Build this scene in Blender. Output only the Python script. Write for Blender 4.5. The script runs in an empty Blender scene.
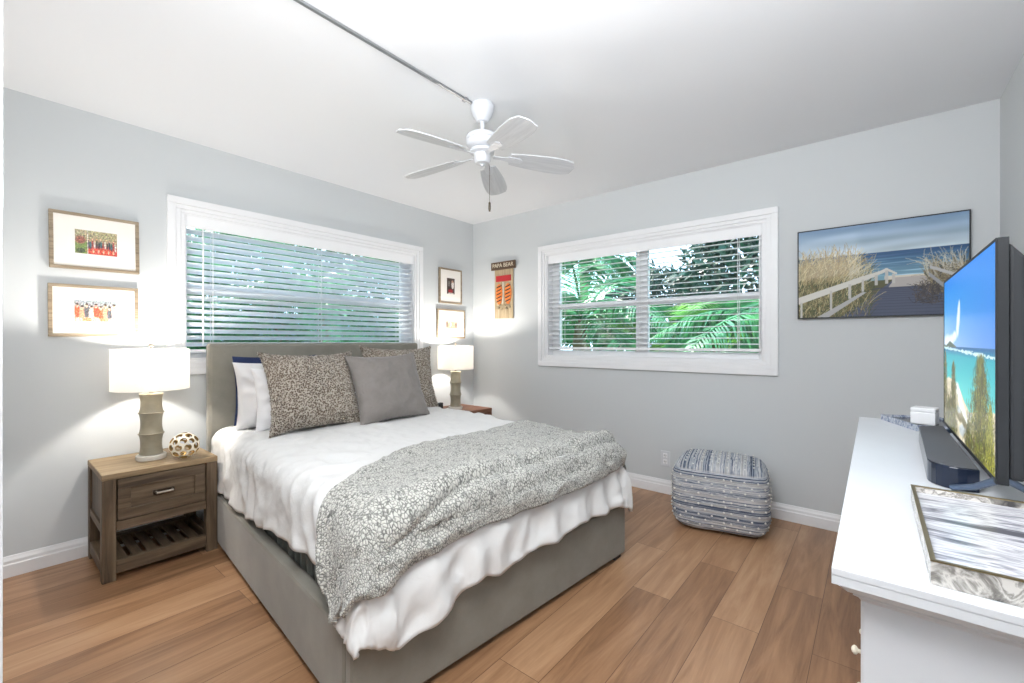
import bpy, bmesh, math, random
import numpy as np
from mathutils import Vector, Matrix, noise
random.seed(7)
PI = math.pi
SC = bpy.context.scene
COL = SC.collection

# ------------------------------------------------------------ camera, world, lights, exposure
cam_d = bpy.data.cameras.new('camera')
cam_d.lens = 36.0 * 437 / 1024
cam_d.sensor_width = 36.0
cam_d.clip_start = 0.01
cam = bpy.data.objects.new('camera', cam_d)
COL.objects.link(cam)
cam.location = (0, 0, 1.176)
cam.rotation_euler = (PI / 2, 0, math.atan2(.6374, .7705) - PI / 2)
SC.camera = cam

W = bpy.data.worlds.new('world')
SC.world = W
W.use_nodes = True
_bg = W.node_tree.nodes['Background']
_bg.inputs['Color'].default_value = (0.55, 0.78, 1.0, 1)
_bg.inputs['Strength'].default_value = 4.2

sun_d = bpy.data.lights.new('sun', 'SUN')
sun_d.energy = 14.0
sun_d.angle = math.radians(1.0)
sun_d.color = (1.0, 0.95, 0.85)
sun = bpy.data.objects.new('sun', sun_d)
COL.objects.link(sun)
sun.rotation_euler = (math.radians(-37), math.radians(9), 0)

def area(name, loc, target, size, energy, color=(1, 1, 1)):
    d = bpy.data.lights.new(name, 'AREA')
    d.shape = 'RECTANGLE'
    d.size, d.size_y = size
    d.energy = energy
    d.color = color
    o = bpy.data.objects.new(name, d)
    COL.objects.link(o)
    o.location = loc
    o.rotation_euler = (Vector(target) - Vector(loc)).to_track_quat('-Z', 'Y').to_euler()
    return o
# added fill light aimed up at the ceiling inside the doorway, brightens the room
area('bounce_fill', (0.10, 0.28, 1.35), (0.14, 0.32, 2.6), (0.9, 0.9), 36, (0.99, 0.995, 1.0))
# second fill, added high beside the camera to lift the far walls
area('soft_fill', (0.08, 0.50, 2.20), (3.0, 1.5, 0.7), (0.8, 0.5), 30, (0.97, 0.985, 1.0))

SC.view_settings.view_transform = 'Standard'
SC.view_settings.look = 'None'
SC.view_settings.gamma = 1
SC.view_settings.use_curve_mapping = False
SC.view_settings.exposure = 0.22

# ------------------------------------------------------------ colours and materials
def lin(c):
    return tuple(((v / 255) / 12.92 if v / 255 <= .04045 else ((v / 255 + .055) / 1.055) ** 2.4) for v in c)

class NT:
    """small helper around a material's node tree"""
    def __init__(s, name):
        s.m = bpy.data.materials.new(name)
        s.m.use_nodes = True
        s.t = s.m.node_tree
        s.b = s.t.nodes['Principled BSDF']
        s.out = s.t.nodes['Material Output']
    def n(s, typ, **kw):
        nd = s.t.nodes.new(typ)
        for k, v in kw.items():
            if k.startswith('i_'):
                nd.inputs[k[2:].replace('_', ' ')].default_value = v
            else:
                setattr(nd, k, v)
        return nd
    def l(s, a, b):
        s.t.links.new(a, b)
    def coords(s, scale=(1, 1, 1), rot=(0, 0, 0), kind='Object'):
        tc = s.n('ShaderNodeTexCoord')
        mp = s.n('ShaderNodeMapping')
        mp.inputs['Scale'].default_value = scale
        mp.inputs['Rotation'].default_value = rot
        s.l(tc.outputs[kind], mp.inputs['Vector'])
        return mp.outputs['Vector']
    def ramp(s, fac, stops, interp='LINEAR'):
        r = s.n('ShaderNodeValToRGB')
        r.color_ramp.interpolation = interp
        e = r.color_ramp.elements
        while len(e) < len(stops):
            e.new(0.5)
        for i, (p, c) in enumerate(stops):
            e[i].position = p
            e[i].color = (*c, 1)
        s.l(fac, r.inputs['Fac'])
        return r.outputs['Color']
    def bump(s, h, strength=0.3, dist=0.01):
        b = s.n('ShaderNodeBump')
        b.inputs['Strength'].default_value = strength
        b.inputs['Distance'].default_value = dist
        s.l(h, b.inputs['Height'])
        s.l(b.outputs['Normal'], s.b.inputs['Normal'])
        return b

def simple(name, rgb, rough=0.5, metal=0.0, spec=0.5, nscale=0, nstr=0.0, var=0.04):
    k = NT(name)
    c = lin(rgb)
    k.b.inputs['Roughness'].default_value = rough
    k.b.inputs['Metallic'].default_value = metal
    k.b.inputs['Specular IOR Level'].default_value = spec
    v = k.coords()
    nz = k.n('ShaderNodeTexNoise', i_Scale=nscale or 12.0, i_Detail=3.0)
    k.l(v, nz.inputs['Vector'])
    lo = tuple(x * (1 - var) for x in c)
    hi = tuple(min(1, x * (1 + var)) for x in c)
    k.l(k.ramp(nz.outputs['Fac'], [(0.3, lo), (0.7, hi)]), k.b.inputs['Base Color'])
    if nstr:
        k.bump(nz.outputs['Fac'], nstr, 0.004)
    return k.m

def wood(name, dark, mid, light, axis='X', scale=1.0, rough=0.5, spec=0.4):
    k = NT(name)
    st = {'X': (1.5, 22, 22), 'Y': (22, 1.5, 22), 'Z': (22, 22, 1.5)}[axis]
    v = k.coords(tuple(a * scale for a in st))
    nz = k.n('ShaderNodeTexNoise', i_Scale=1.6, i_Detail=7.0, i_Roughness=0.62, i_Distortion=0.7)
    k.l(v, nz.inputs['Vector'])
    k.l(k.ramp(nz.outputs['Fac'], [(0.3, lin(dark)), (0.5, lin(mid)), (0.72, lin(light))]), k.b.inputs['Base Color'])
    k.b.inputs['Roughness'].default_value = rough
    k.b.inputs['Specular IOR Level'].default_value = spec
    k.bump(nz.outputs['Fac'], 0.25, 0.002)
    return k.m

def floor_mat():
    k = NT('laminate_planks')
    v = k.coords()
    br = k.n('ShaderNodeTexBrick', offset=0.37, offset_frequency=2, squash=1.0)
    br.inputs['Color1'].default_value = (0, 0, 0, 1)
    br.inputs['Color2'].default_value = (1, 1, 1, 1)
    br.inputs['Mortar'].default_value = (0.5, 0.5, 0.5, 1)
    br.inputs['Scale'].default_value = 1.0
    br.inputs['Mortar Size'].default_value = 0.0012
    br.inputs['Mortar Smooth'].default_value = 0.3
    br.inputs['Brick Width'].default_value = 1.22
    br.inputs['Row Height'].default_value = 0.178
    k.l(v, br.inputs['Vector'])
    # shift the grain per plank
    add = k.n('ShaderNodeVectorMath', operation='MULTIPLY_ADD')
    k.l(br.outputs['Color'], add.inputs[0])
    add.inputs[1].default_value = (7.3, 3.1, 5.0)
    sc = k.n('ShaderNodeVectorMath', operation='MULTIPLY')
    sc.inputs[1].default_value = (1.3, 13, 1)
    k.l(v, sc.inputs[0])
    k.l(sc.outputs[0], add.inputs[2])
    g = k.n('ShaderNodeTexNoise', i_Scale=1.3, i_Detail=8.0, i_Roughness=0.6, i_Distortion=0.9)
    k.l(add.outputs[0], g.inputs['Vector'])
    sc2 = k.n('ShaderNodeVectorMath', operation='MULTIPLY')
    sc2.inputs[1].default_value = (5, 90, 1)
    k.l(v, sc2.inputs[0])
    f = k.n('ShaderNodeTexNoise', i_Scale=1.5, i_Detail=4.0)
    k.l(sc2.outputs[0], f.inputs['Vector'])
    m1 = k.n('ShaderNodeMath', operation='MULTIPLY'); m1.inputs[1].default_value = 0.24
    k.l(br.outputs['Color'], m1.inputs[0])
    m2 = k.n('ShaderNodeMath', operation='MULTIPLY_ADD'); m2.inputs[1].default_value = 0.75
    k.l(g.outputs['Fac'], m2.inputs[0]); k.l(m1.outputs[0], m2.inputs[2])
    m3 = k.n('ShaderNodeMath', operation='MULTIPLY_ADD'); m3.inputs[1].default_value = 0.12
    k.l(f.outputs['Fac'], m3.inputs[0]); k.l(m2.outputs[0], m3.inputs[2])
    col = k.ramp(m3.outputs[0], [(0.30, lin((126, 91, 64))), (0.50, lin((162, 122, 89))), (0.66, lin((183, 143, 108))), (0.85, lin((200, 163, 128)))])
    mx = k.n('ShaderNodeMix', data_type='RGBA')
    k.l(br.outputs['Fac'], mx.inputs['Factor'])
    k.l(col, mx.inputs['A'])
    mx.inputs['B'].default_value = (*lin((92, 62, 42)), 1)
    k.l(mx.outputs['Result'], k.b.inputs['Base Color'])
    k.b.inputs['Roughness'].default_value = 0.30
    k.b.inputs['Specular IOR Level'].default_value = 0.5
    k.bump(f.outputs['Fac'], 0.06, 0.002)
    return k.m

def wall_mat(name, rgb):
    k = NT(name)
    v = k.coords()
    nz = k.n('ShaderNodeTexNoise', i_Scale=160.0, i_Detail=2.0)
    k.l(v, nz.inputs['Vector'])
    k.b.inputs['Base Color'].default_value = (*lin(rgb), 1)
    k.b.inputs['Roughness'].default_value = 0.75
    k.b.inputs['Specular IOR Level'].default_value = 0.2
    k.bump(nz.outputs['Fac'], 0.08, 0.001)
    return k.m

def velvet(name, rgb, var=0.12, scale=5):
    k = NT(name)
    v = k.coords()
    nz = k.n('ShaderNodeTexNoise', i_Scale=float(scale), i_Detail=5.0, i_Roughness=0.65)
    k.l(v, nz.inputs['Vector'])
    c = lin(rgb)
    k.l(k.ramp(nz.outputs['Fac'], [(0.3, tuple(x * (1 - var) for x in c)), (0.7, tuple(x * (1 + var) for x in c))]), k.b.inputs['Base Color'])
    k.b.inputs['Roughness'].default_value = 0.85
    k.b.inputs['Specular IOR Level'].default_value = 0.15
    k.b.inputs['Sheen Weight'].default_value = 0.35
    k.b.inputs['Sheen Roughness'].default_value = 0.4
    f = k.n('ShaderNodeTexNoise', i_Scale=220.0, i_Detail=2.0)
    k.l(v, f.inputs['Vector'])
    k.bump(f.outputs['Fac'], 0.25, 0.002)
    return k.m

def cloth(name, rgb, bump=0.2, scale=30):
    k = NT(name)
    v = k.coords()
    nz = k.n('ShaderNodeTexNoise', i_Scale=float(scale), i_Detail=6.0, i_Roughness=0.6, i_Distortion=0.6)
    k.l(v, nz.inputs['Vector'])
    k.b.inputs['Base Color'].default_value = (*lin(rgb), 1)
    k.b.inputs['Roughness'].default_value = 0.9
    k.b.inputs['Specular IOR Level'].default_value = 0.1
    k.bump(nz.outputs['Fac'], bump, 0.008)
    return k.m

def sherpa():
    # pale curly pile split by thin dark grey cracks
    k = NT('sherpa_fleece')
    v = k.coords(kind='UV')
    w = k.n('ShaderNodeTexNoise', i_Scale=70.0, i_Detail=2.0)
    k.l(v, w.inputs['Vector'])
    md = k.n('ShaderNodeVectorMath', operation='MULTIPLY_ADD')
    md.inputs[1].default_value = (0.012, 0.012, 0)
    k.l(w.outputs['Color'], md.inputs[0]); k.l(v, md.inputs[2])
    vo = k.n('ShaderNodeTexVoronoi', feature='DISTANCE_TO_EDGE', i_Scale=105.0)
    k.l(md.outputs[0], vo.inputs['Vector'])
    nz = k.n('ShaderNodeTexNoise', i_Scale=30.0, i_Detail=2.0)
    k.l(v, nz.inputs['Vector'])
    mm = k.n('ShaderNodeMath', operation='MULTIPLY_ADD')
    mm.inputs[1].default_value = -0.16; 
    k.l(nz.outputs['Fac'], mm.inputs[0]); 
    ad = k.n('ShaderNodeMath', operation='ADD'); ad.inputs[1].default_value = 0.085
    k.l(vo.outputs['Distance'], mm.inputs[2]); k.l(mm.outputs[0], ad.inputs[0])
    k.l(k.ramp(ad.outputs[0], [(0.0, lin((100, 100, 96))), (0.07, lin((150, 150, 145))), (0.17, lin((206, 205, 198)))]), k.b.inputs['Base Color'])
    k.b.inputs['Roughness'].default_value = 0.95
    k.b.inputs['Specular IOR Level'].default_value = 0.05
    k.b.inputs['Sheen Weight'].default_value = 0.3
    k.bump(vo.outputs['Distance'], 0.6, 0.01)
    return k.m

def leopard(name, base, spot, sc=60.0, kind='Object'):
    k = NT(name)
    v = k.coords(kind=kind)
    w = k.n('ShaderNodeTexNoise', i_Scale=sc * .8, i_Detail=2.0)
    k.l(v, w.inputs['Vector'])
    md = k.n('ShaderNodeVectorMath', operation='MULTIPLY_ADD')
    md.inputs[1].default_value = (0.6 / sc,) * 3
    k.l(w.outputs['Color'], md.inputs[0]); k.l(v, md.inputs[2])
    vo = k.n('ShaderNodeTexVoronoi', feature='F1', i_Scale=sc)
    k.l(md.outputs[0], vo.inputs['Vector'])
    big = k.n('ShaderNodeTexNoise', i_Scale=3.5, i_Detail=1.0)
    k.l(v, big.inputs['Vector'])
    sp = k.ramp(big.outputs['Fac'], [(0.35, lin(spot)), (0.65, tuple(x * 1.5 for x in lin(spot)))])
    fac = k.n('ShaderNodeMapRange', interpolation_type='SMOOTHSTEP')
    fac.inputs['From Min'].default_value = 0.30
    fac.inputs['From Max'].default_value = 0.72
    k.l(vo.outputs['Distance'], fac.inputs['Value'])
    mx = k.n('ShaderNodeMix', data_type='RGBA')
    k.l(fac.outputs['Result'], mx.inputs['Factor'])
    k.l(sp, mx.inputs['A'])
    mx.inputs['B'].default_value = (*lin(base), 1)
    k.l(mx.outputs['Result'], k.b.inputs['Base Color'])
    k.b.inputs['Roughness'].default_value = 0.95
    k.b.inputs['Specular IOR Level'].default_value = 0.05
    k.b.inputs['Sheen Weight'].default_value = 0.3
    f = k.n('ShaderNodeTexNoise', i_Scale=140.0, i_Detail=3.0)
    k.l(v, f.inputs['Vector'])
    k.bump(f.outputs['Fac'], 0.8, 0.008)
    return k.m

def marble(name, c1, c2, c3, sc=9.0, st=(1, 1, 1)):
    k = NT(name)
    v = k.coords(st)
    nz = k.n('ShaderNodeTexNoise', i_Scale=sc, i_Detail=6.0, i_Roughness=0.55, i_Distortion=2.4)
    k.l(v, nz.inputs['Vector'])
    k.l(k.ramp(nz.outputs['Fac'], [(0.33, lin(c1)), (0.43, lin(c2)), (0.5, lin(c3)), (0.56, lin(c2)), (0.61, lin(c3))]), k.b.inputs['Base Color'])
    k.b.inputs['Roughness'].default_value = 0.2
    return k.m

def vcol(name, rough=0.5, emit=0.0, coat=0.0):
    k = NT(name)
    a = k.n('ShaderNodeVertexColor', layer_name='paint')
    if emit:
        k.b.inputs['Base Color'].default_value = (0.01, 0.01, 0.01, 1)
        k.l(a.outputs['Color'], k.b.inputs['Emission Color'])
        k.b.inputs['Emission Strength'].default_value = emit
        k.b.inputs['Specular IOR Level'].default_value = 0.15
    else:
        k.l(a.outputs['Color'], k.b.inputs['Base Color'])
    k.b.inputs['Roughness'].default_value = rough
    k.b.inputs['Coat Weight'].default_value = coat
    k.b.inputs['Coat Roughness'].default_value = 0.02
    return k.m

def glass(name, rough=0.0, tint=(1, 1, 1)):
    # window glass: mostly clear with a weak mirror reflection
    k = NT(name)
    tr = k.n('ShaderNodeBsdfTransparent'); tr.inputs['Color'].default_value = (*tint, 1)
    gl = k.n('ShaderNodeBsdfGlossy'); gl.inputs['Roughness'].default_value = rough
    fr = k.n('ShaderNodeFresnel', i_IOR=1.45)
    mx = k.n('ShaderNodeMixShader')
    k.l(fr.outputs[0], mx.inputs[0]); k.l(tr.outputs[0], mx.inputs[1]); k.l(gl.outputs[0], mx.inputs[2])
    k.l(mx.outputs[0], k.out.inputs['Surface'])
    return k.m

def shade_mat():
    k = NT('linen_lamp_shade')
    v = k.coords((1, 1, 1))
    nz = k.n('ShaderNodeTexNoise', i_Scale=180.0, i_Detail=2.0)
    k.l(v, nz.inputs['Vector'])
    df = k.n('ShaderNodeBsdfDiffuse'); df.inputs['Color'].default_value = (0.92, 0.90, 0.87, 1)
    tl = k.n('ShaderNodeBsdfTranslucent')
    k.l(k.ramp(nz.outputs['Fac'], [(0.3, (0.90, 0.88, 0.84)), (0.7, (0.98, 0.96, 0.93))]), tl.inputs['Color'])
    mx = k.n('ShaderNodeMixShader'); mx.inputs[0].default_value = 0.5
    k.l(df.outputs[0], mx.inputs[1]); k.l(tl.outputs[0], mx.inputs[2])
    k.l(mx.outputs[0], k.out.inputs['Surface'])
    return k.m

def slat_mat():
    k = NT('blind_slat_white')
    k.b.inputs['Base Color'].default_value = (0.92, 0.94, 0.96, 1)
    k.b.inputs['Roughness'].default_value = 0.4
    tl = k.n('ShaderNodeBsdfTranslucent'); tl.inputs['Color'].default_value = (0.94, 0.97, 1.0, 1)
    mx = k.n('ShaderNodeMixShader'); mx.inputs[0].default_value = 0.6
    k.l(k.b.outputs[0], mx.inputs[1]); k.l(tl.outputs[0], mx.inputs[2]); k.l(mx.outputs[0], k.out.inputs['Surface'])
    return k.m

def leaf_mat(name, c1, c2):
    k = NT(name)
    v = k.coords()
    nz = k.n('ShaderNodeTexNoise', i_Scale=6.0, i_Detail=3.0)
    k.l(v, nz.inputs['Vector'])
    df = k.n('ShaderNodeBsdfPrincipled'); df.inputs['Roughness'].default_value = 0.35
    tl = k.n('ShaderNodeBsdfTranslucent')
    col = k.ramp(nz.outputs['Fac'], [(0.35, lin(c1)), (0.65, lin(c2))])
    k.l(col, df.inputs['Base Color']); k.l(col, tl.inputs['Color'])
    mx = k.n('ShaderNodeMixShader'); mx.inputs[0].default_value = 0.35
    k.l(df.outputs[0], mx.inputs[1]); k.l(tl.outputs[0], mx.inputs[2])
    k.l(mx.outputs[0], k.out.inputs['Surface'])
    return k.m

def emis(name, rgb, s):
    k = NT(name)
    k.b.inputs['Emission Color'].default_value = (*rgb, 1)
    k.b.inputs['Emission Strength'].default_value = s
    return k.m

M = dict(
    wall=wall_mat('wall_paint', (209, 213, 215)), ceil=wall_mat('ceiling_paint', (238, 240, 243)),
    trim=simple('white_trim_paint', (240, 241, 243), 0.4, var=0.01),
    floor=floor_mat(), white=simple('white_satin', (218, 221, 225), 0.4, var=0.01),
    vinyl=simple('white_vinyl', (245, 246, 248), 0.45, var=0.01),
    slat=slat_mat(),
    bedf=velvet('taupe_velvet', (139, 136, 127)), duvet=cloth('white_cotton', (228, 228, 227), 0.25, 26),
    sheet=cloth('grey_sheet', (120, 124, 120), 0.3, 20), slipgrey=cloth('pale_grey_cotton', (222, 221, 222), 0.2, 24),
    slipwhite=cloth('white_pillow_cotton', (236, 236, 238), 0.2, 24), navy=cloth('navy_cotton', (46, 56, 88), 0.2, 30),
    throw=sherpa(), leo=leopard('leopard_fur', (192, 183, 170), (92, 78, 66), 112.0),
    greyfur=velvet('grey_plush', (140, 134, 130), 0.1, 9),
    nwood=wood('weathered_oak', (66, 54, 42), (98, 82, 65), (126, 108, 86), 'X'),
    nwoodz=wood('weathered_oak_upright', (66, 54, 42), (98, 82, 65), (126, 108, 86), 'Z'),
    nwoody=wood('weathered_oak_deep', (66, 54, 42), (98, 82, 65), (126, 108, 86), 'Y'),
    ntop=wood('weathered_oak_top', (118, 98, 72), (146, 124, 94), (164, 142, 110), 'X'),
    bronze=simple('dark_bronze', (88, 78, 68), 0.4, 0.8), pewter=simple('pewter', (170, 162, 150), 0.35, 0.9),
    ceram=simple('beige_ceramic', (150, 143, 124), 0.35, nscale=25, var=0.08),
    acryl=simple('clear_acrylic', (225, 222, 214), 0.08, spec=0.8), shade=shade_mat(),
    bulb=emis('bulb_glow', (1.0, 0.86, 0.68), 12.0),
    ivory=simple('ivory_lacquer', (232, 225, 206), 0.4), gold=simple('antique_gold', (168, 138, 84), 0.35, 0.7),
    frame=wood('driftwood_frame', (110, 96, 78), (150, 134, 112), (176, 162, 140), 'X', 2.0),
    mat=simple('ivory_mat_board', (244, 240, 234), 0.8, var=0.01), photo=vcol('photo_print', 0.35),
    canvas=vcol('beach_print', 0.6, coat=0.06), screen=vcol('tv_screen_image', 0.25, emit=1.0),
    blackm=simple('dark_steel', (48, 50, 53), 0.5, 0.0, 0.3), black=simple('black_plastic', (26, 28, 32), 0.3),
    charcoal=simple('charcoal_metal', (52, 54, 57), 0.5, 0.0, 0.3), bluegrey=simple('blue_grey_metal', (92, 108, 132), 0.3, 0.6),
    navyp=simple('navy_gloss_plastic', (24, 34, 54), 0.15), meshgrey=simple('speaker_fabric', (84, 86, 92), 0.8, nscale=300, nstr=0.4),
    marb=marble('marbled_resin', (96, 96, 104), (168, 168, 176), (222, 222, 226), 4.0, (4.5, .8, 1)),
    marbd=marble('marbled_resin_side', (74, 72, 72), (140, 136, 130), (214, 210, 204), 12.0),
    marbb=marble('blue_marbled_resin', (70, 82, 108), (130, 142, 166), (200, 206, 216), 14.0),
    goldt=simple('brass_edge', (150, 134, 100), 0.3, 0.8),
    fan=simple('white_fan_enamel', (208, 211, 216), 0.35, var=0.01), steel=simple('brushed_conduit', (150, 152, 154), 0.35, 0.6),
    blade=wood('whitewashed_blade', (192, 195, 199), (204, 207, 211), (216, 218, 221), 'X', 1.2),
    leaf1=leaf_mat('palm_leaf_green', (28, 96, 60), (84, 160, 104)), leaf2=leaf_mat('palm_leaf_lime', (90, 150, 60), (130, 190, 90)),
    leaf3=leaf_mat('hedge_leaf_dark', (12, 54, 42), (26, 78, 58)), bark=simple('palm_bark', (120, 104, 84), 0.9, nscale=20, nstr=0.6, var=0.2),
    grass=simple('lawn_grass', (86, 120, 62), 0.9, nscale=40, nstr=0.6, var=0.3), stucco=simple('exterior_stucco', (222, 224, 222), 0.9),
    fence=simple('pale_fence_paint', (168, 196, 226), 0.6), roofm=simple('grey_roof_tile', (120, 124, 130), 0.8),
    glass=glass('window_glass'), cord=simple('blind_cord', (232, 234, 236), 0.7), txt=simple('cream_lettering', (236, 224, 200), 0.7),
    signd=wood('dark_sign_wood', (74, 56, 44), (100, 78, 60), (124, 100, 78), 'Y', 1.5), darkred=wood('reddish_brown_wood', (92, 58, 44), (122, 82, 62), (142, 100, 78), 'X'),
)

# ------------------------------------------------------------ builders
class MB:
    def __init__(s):
        s.v = []; s.f = []; s.mi = []; s.cur = 0
    def add(s, verts, faces, mi=None):
        o = len(s.v)
        s.v += [tuple(p) for p in verts]
        for f in faces:
            s.f.append(tuple(o + i for i in f)); s.mi.append(s.cur if mi is None else mi)
    def box(s, a, b, mi=None, M4=None):
        x0, y0, z0 = a; x1, y1, z1 = b
        vs = [(x0, y0, z0), (x1, y0, z0), (x1, y1, z0), (x0, y1, z0), (x0, y0, z1), (x1, y0, z1), (x1, y1, z1), (x0, y1, z1)]
        if M4 is not None:
            vs = [tuple(M4 @ Vector(p)) for p in vs]
        s.add(vs, [(0, 3, 2, 1), (4, 5, 6, 7), (0, 1, 5, 4), (1, 2, 6, 5), (2, 3, 7, 6), (3, 0, 4, 7)], mi)
    def lathe(s, prof, seg=32, c=(0, 0, 0), mi=None, M4=None, caps=True):
        vs = []; fs = []
        n = len(prof)
        for (r, z) in prof:
            for k in range(seg):
                a = 2 * PI * k / seg
                vs.append((c[0] + r * math.cos(a), c[1] + r * math.sin(a), c[2] + z))
        for i in range(n - 1):
            for k in range(seg):
                k2 = (k + 1) % seg
                fs.append((i * seg + k, i * seg + k2, (i + 1) * seg + k2, (i + 1) * seg + k))
        if caps:
            fs.append(tuple(reversed(range(seg)))); fs.append(tuple((n - 1) * seg + k for k in range(seg)))
        if M4 is not None:
            vs = [tuple(M4 @ Vector(p)) for p in vs]
        s.add(vs, fs, mi)
    def tube(s, pts, r, seg=8, mi=None):
        pts = [Vector(p) for p in pts]
        vs = []; fs = []
        for i, p in enumerate(pts):
            d = (pts[min(i + 1, len(pts) - 1)] - pts[max(i - 1, 0)]).normalized()
            up = Vector((0, 0, 1)) if abs(d.z) < 0.9 else Vector((1, 0, 0))
            a = d.cross(up).normalized(); b = d.cross(a).normalized()
            rr = r[i] if isinstance(r, (list, tuple)) else r
            for k in range(seg):
                t = 2 * PI * k / seg
                vs.append(tuple(p + a * math.cos(t) * rr + b * math.sin(t) * rr))
        for i in range(len(pts) - 1):
            for k in range(seg):
                k2 = (k + 1) % seg
                fs.append((i * seg + k, (i + 1) * seg + k, (i + 1) * seg + k2, i * seg + k2))
        fs.append(tuple(range(seg))); fs.append(tuple((len(pts) - 1) * seg + k for k in reversed(range(seg))))
        s.add(vs, fs, mi)
    def prism(s, poly, z0, z1, mi=None, M4=None):
        n = len(poly)
        vs = [(x, y, z0) for x, y in poly] + [(x, y, z1) for x, y in poly]
        if M4 is not None:
            vs = [tuple(M4 @ Vector(p)) for p in vs]
        s.add(vs, [tuple(reversed(range(n))), tuple(range(n, 2 * n))] + [(i, (i + 1) % n, n + (i + 1) % n, n + i) for i in range(n)], mi)
    def ico(s, c, r, sub=1, mi=None, sq=(1, 1, 1)):
        bm = bmesh.new(); bmesh.ops.create_icosphere(bm, subdivisions=sub, radius=r)
        s.add([(c[0] + v.co.x * sq[0], c[1] + v.co.y * sq[1], c[2] + v.co.z * sq[2]) for v in bm.verts], [tuple(v.index for v in f.verts) for f in bm.faces], mi)
        bm.free()
    def build(s, name, mats, parent=None, bevel=0.0, smooth=False, seg=2, recalc=True):
        me = bpy.data.meshes.new(name)
        me.from_pydata(s.v, [], s.f)
        if not isinstance(mats, (list, tuple)):
            mats = [mats]
        for m in mats:
            me.materials.append(m)
        for p, i in zip(me.polygons, s.mi):
            p.material_index = i
        if recalc:
            bm = bmesh.new(); bm.from_mesh(me)
            bmesh.ops.recalc_face_normals(bm, faces=bm.faces)
            bm.to_mesh(me); bm.free()
        if smooth:
            for p in me.polygons:
                p.use_smooth = True
            me.set_sharp_from_angle(angle=math.radians(40))
        o = bpy.data.objects.new(name, me)
        COL.objects.link(o)
        if parent is not None:
            o.parent = parent
        if bevel:
            b = o.modifiers.new('bevel', 'BEVEL')
            b.width = bevel; b.segments = seg; b.limit_method = 'ANGLE'; b.angle_limit = math.radians(40)
        return o

def bx(name, a, b, mat, parent=None, bevel=0.0):
    m = MB(); m.box(a, b)
    return m.build(name, mat, parent, bevel)

def thing(name, label, cat, loc=(0, 0, 0), rz=0, group=None):
    o = bpy.data.objects.new(name, None)
    COL.objects.link(o)
    o.empty_display_size = 0.1
    o.location = loc; o.rotation_euler = (0, 0, rz)
    o['label'] = label; o['category'] = cat
    if group:
        o['group'] = group
    return o

def tag(o, label, cat, group=None, kind=None):
    o['label'] = label; o['category'] = cat
    if group: o['group'] = group
    if kind: o['kind'] = kind
    return o

def struct(o):
    o['kind'] = 'structure'
    return o

def copy_tree(o, parent=None):
    c = o.copy(); COL.objects.link(c)
    if parent is not None:
        c.parent = parent
    for ch in list(o.children):
        copy_tree(ch, c)
    return c

def picture(name, img, w, h, mat, parent, M4):
    """flat printed image: a fine mesh in the xz plane facing -y, one colour per point"""
    H, Wd = img.shape[:2]
    me = bpy.data.meshes.new(name)
    xs = (np.arange(Wd) / (Wd - 1) - 0.5) * w
    zs = (0.5 - np.arange(H) / (H - 1)) * h
    X, Z = np.meshgrid(xs, zs)
    vs = [tuple(M4 @ Vector((x, 0, z))) for x, z in zip(X.ravel(), Z.ravel())]
    idx = np.arange(H * Wd).reshape(H, Wd)
    q = np.stack([idx[1:, :-1], idx[1:, 1:], idx[:-1, 1:], idx[:-1, :-1]], -1).reshape(-1, 4)
    me.from_pydata(vs, [], q.tolist())
    a = me.color_attributes.new('paint', 'FLOAT_COLOR', 'POINT')
    c = np.clip(img, 0, 255) / 255.0
    c = np.where(c <= .04045, c / 12.92, ((c + .055) / 1.055) ** 2.4)
    rgba = np.concatenate([c, np.ones((H, Wd, 1))], -1).astype(np.float32)
    a.data.foreach_set('color', rgba.ravel())
    me.materials.append(mat)
    o = bpy.data.objects.new(name, me)
    COL.objects.link(o); o.parent = parent
    return o

# ------------------------------------------------------------ room shell
XB, YA, YR, XL, HC = 3.37, 3.331, -0.507, 0.0145, 2.44
T = 0.15
winA = (0.80, 2.585, 1.055, 1.985)      # x0 x1 z0 z1 in wall_back (headboard side)
winB = (0.575, 2.365, 1.035, 1.985)     # y0 y1 z0 z1 in wall_right (pouf side)

struct(bx('floor', (-1.4, YR - .02, -0.08), (XB + T, YA + T, 0), M['floor']))
struct(bx('ceiling', (-1.4, YR - T, HC), (XB + T, YA + T, HC + .12), M['ceil']))
m = MB()
x0, x1, z0, z1 = winA
m.box((XL - .12, YA, 0), (x0, YA + T, HC)); m.box((x1, YA, 0), (XB + T, YA + T, HC))
m.box((x0, YA, 0), (x1, YA + T, z0)); m.box((x0, YA, z1), (x1, YA + T, HC))
struct(m.build('wall_back', M['wall']))
m = MB()
y0, y1, z0, z1 = winB
m.box((XB, YR - T, 0), (XB + T, y0, HC)); m.box((XB, y1, 0), (XB + T, YA, HC))
m.box((XB, y0, 0), (XB + T, y1, z0)); m.box((XB, y0, z1), (XB + T, y1, HC))
struct(m.build('wall_right', M['wall']))
struct(bx('wall_front', (-1.4, YR - T, 0), (XB, YR, HC), M['wall']))
m = MB(); m.box((XL - .12, 0.82, 0), (XL - .002, YA, HC)); m.box((XL - .12, YR, 0), (XL - .002, -.16, HC)); m.box((XL - .12, -.16, 2.10), (XL - .002, .82, HC))
struct(m.build('wall_left', M['trim']))
struct(bx('wall_hallway', (-1.5, YR - T, 0), (-1.4, 1.75, HC), M['wall']))
struct(bx('wall_hallway', (-1.4, 1.65, 0), (XL - .12, 1.75, HC), M['wall']))
struct(bx('trim_1', (XL - .135, 0.80, 0), (XL, 0.82, HC), M['trim'], bevel=.002))

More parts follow.
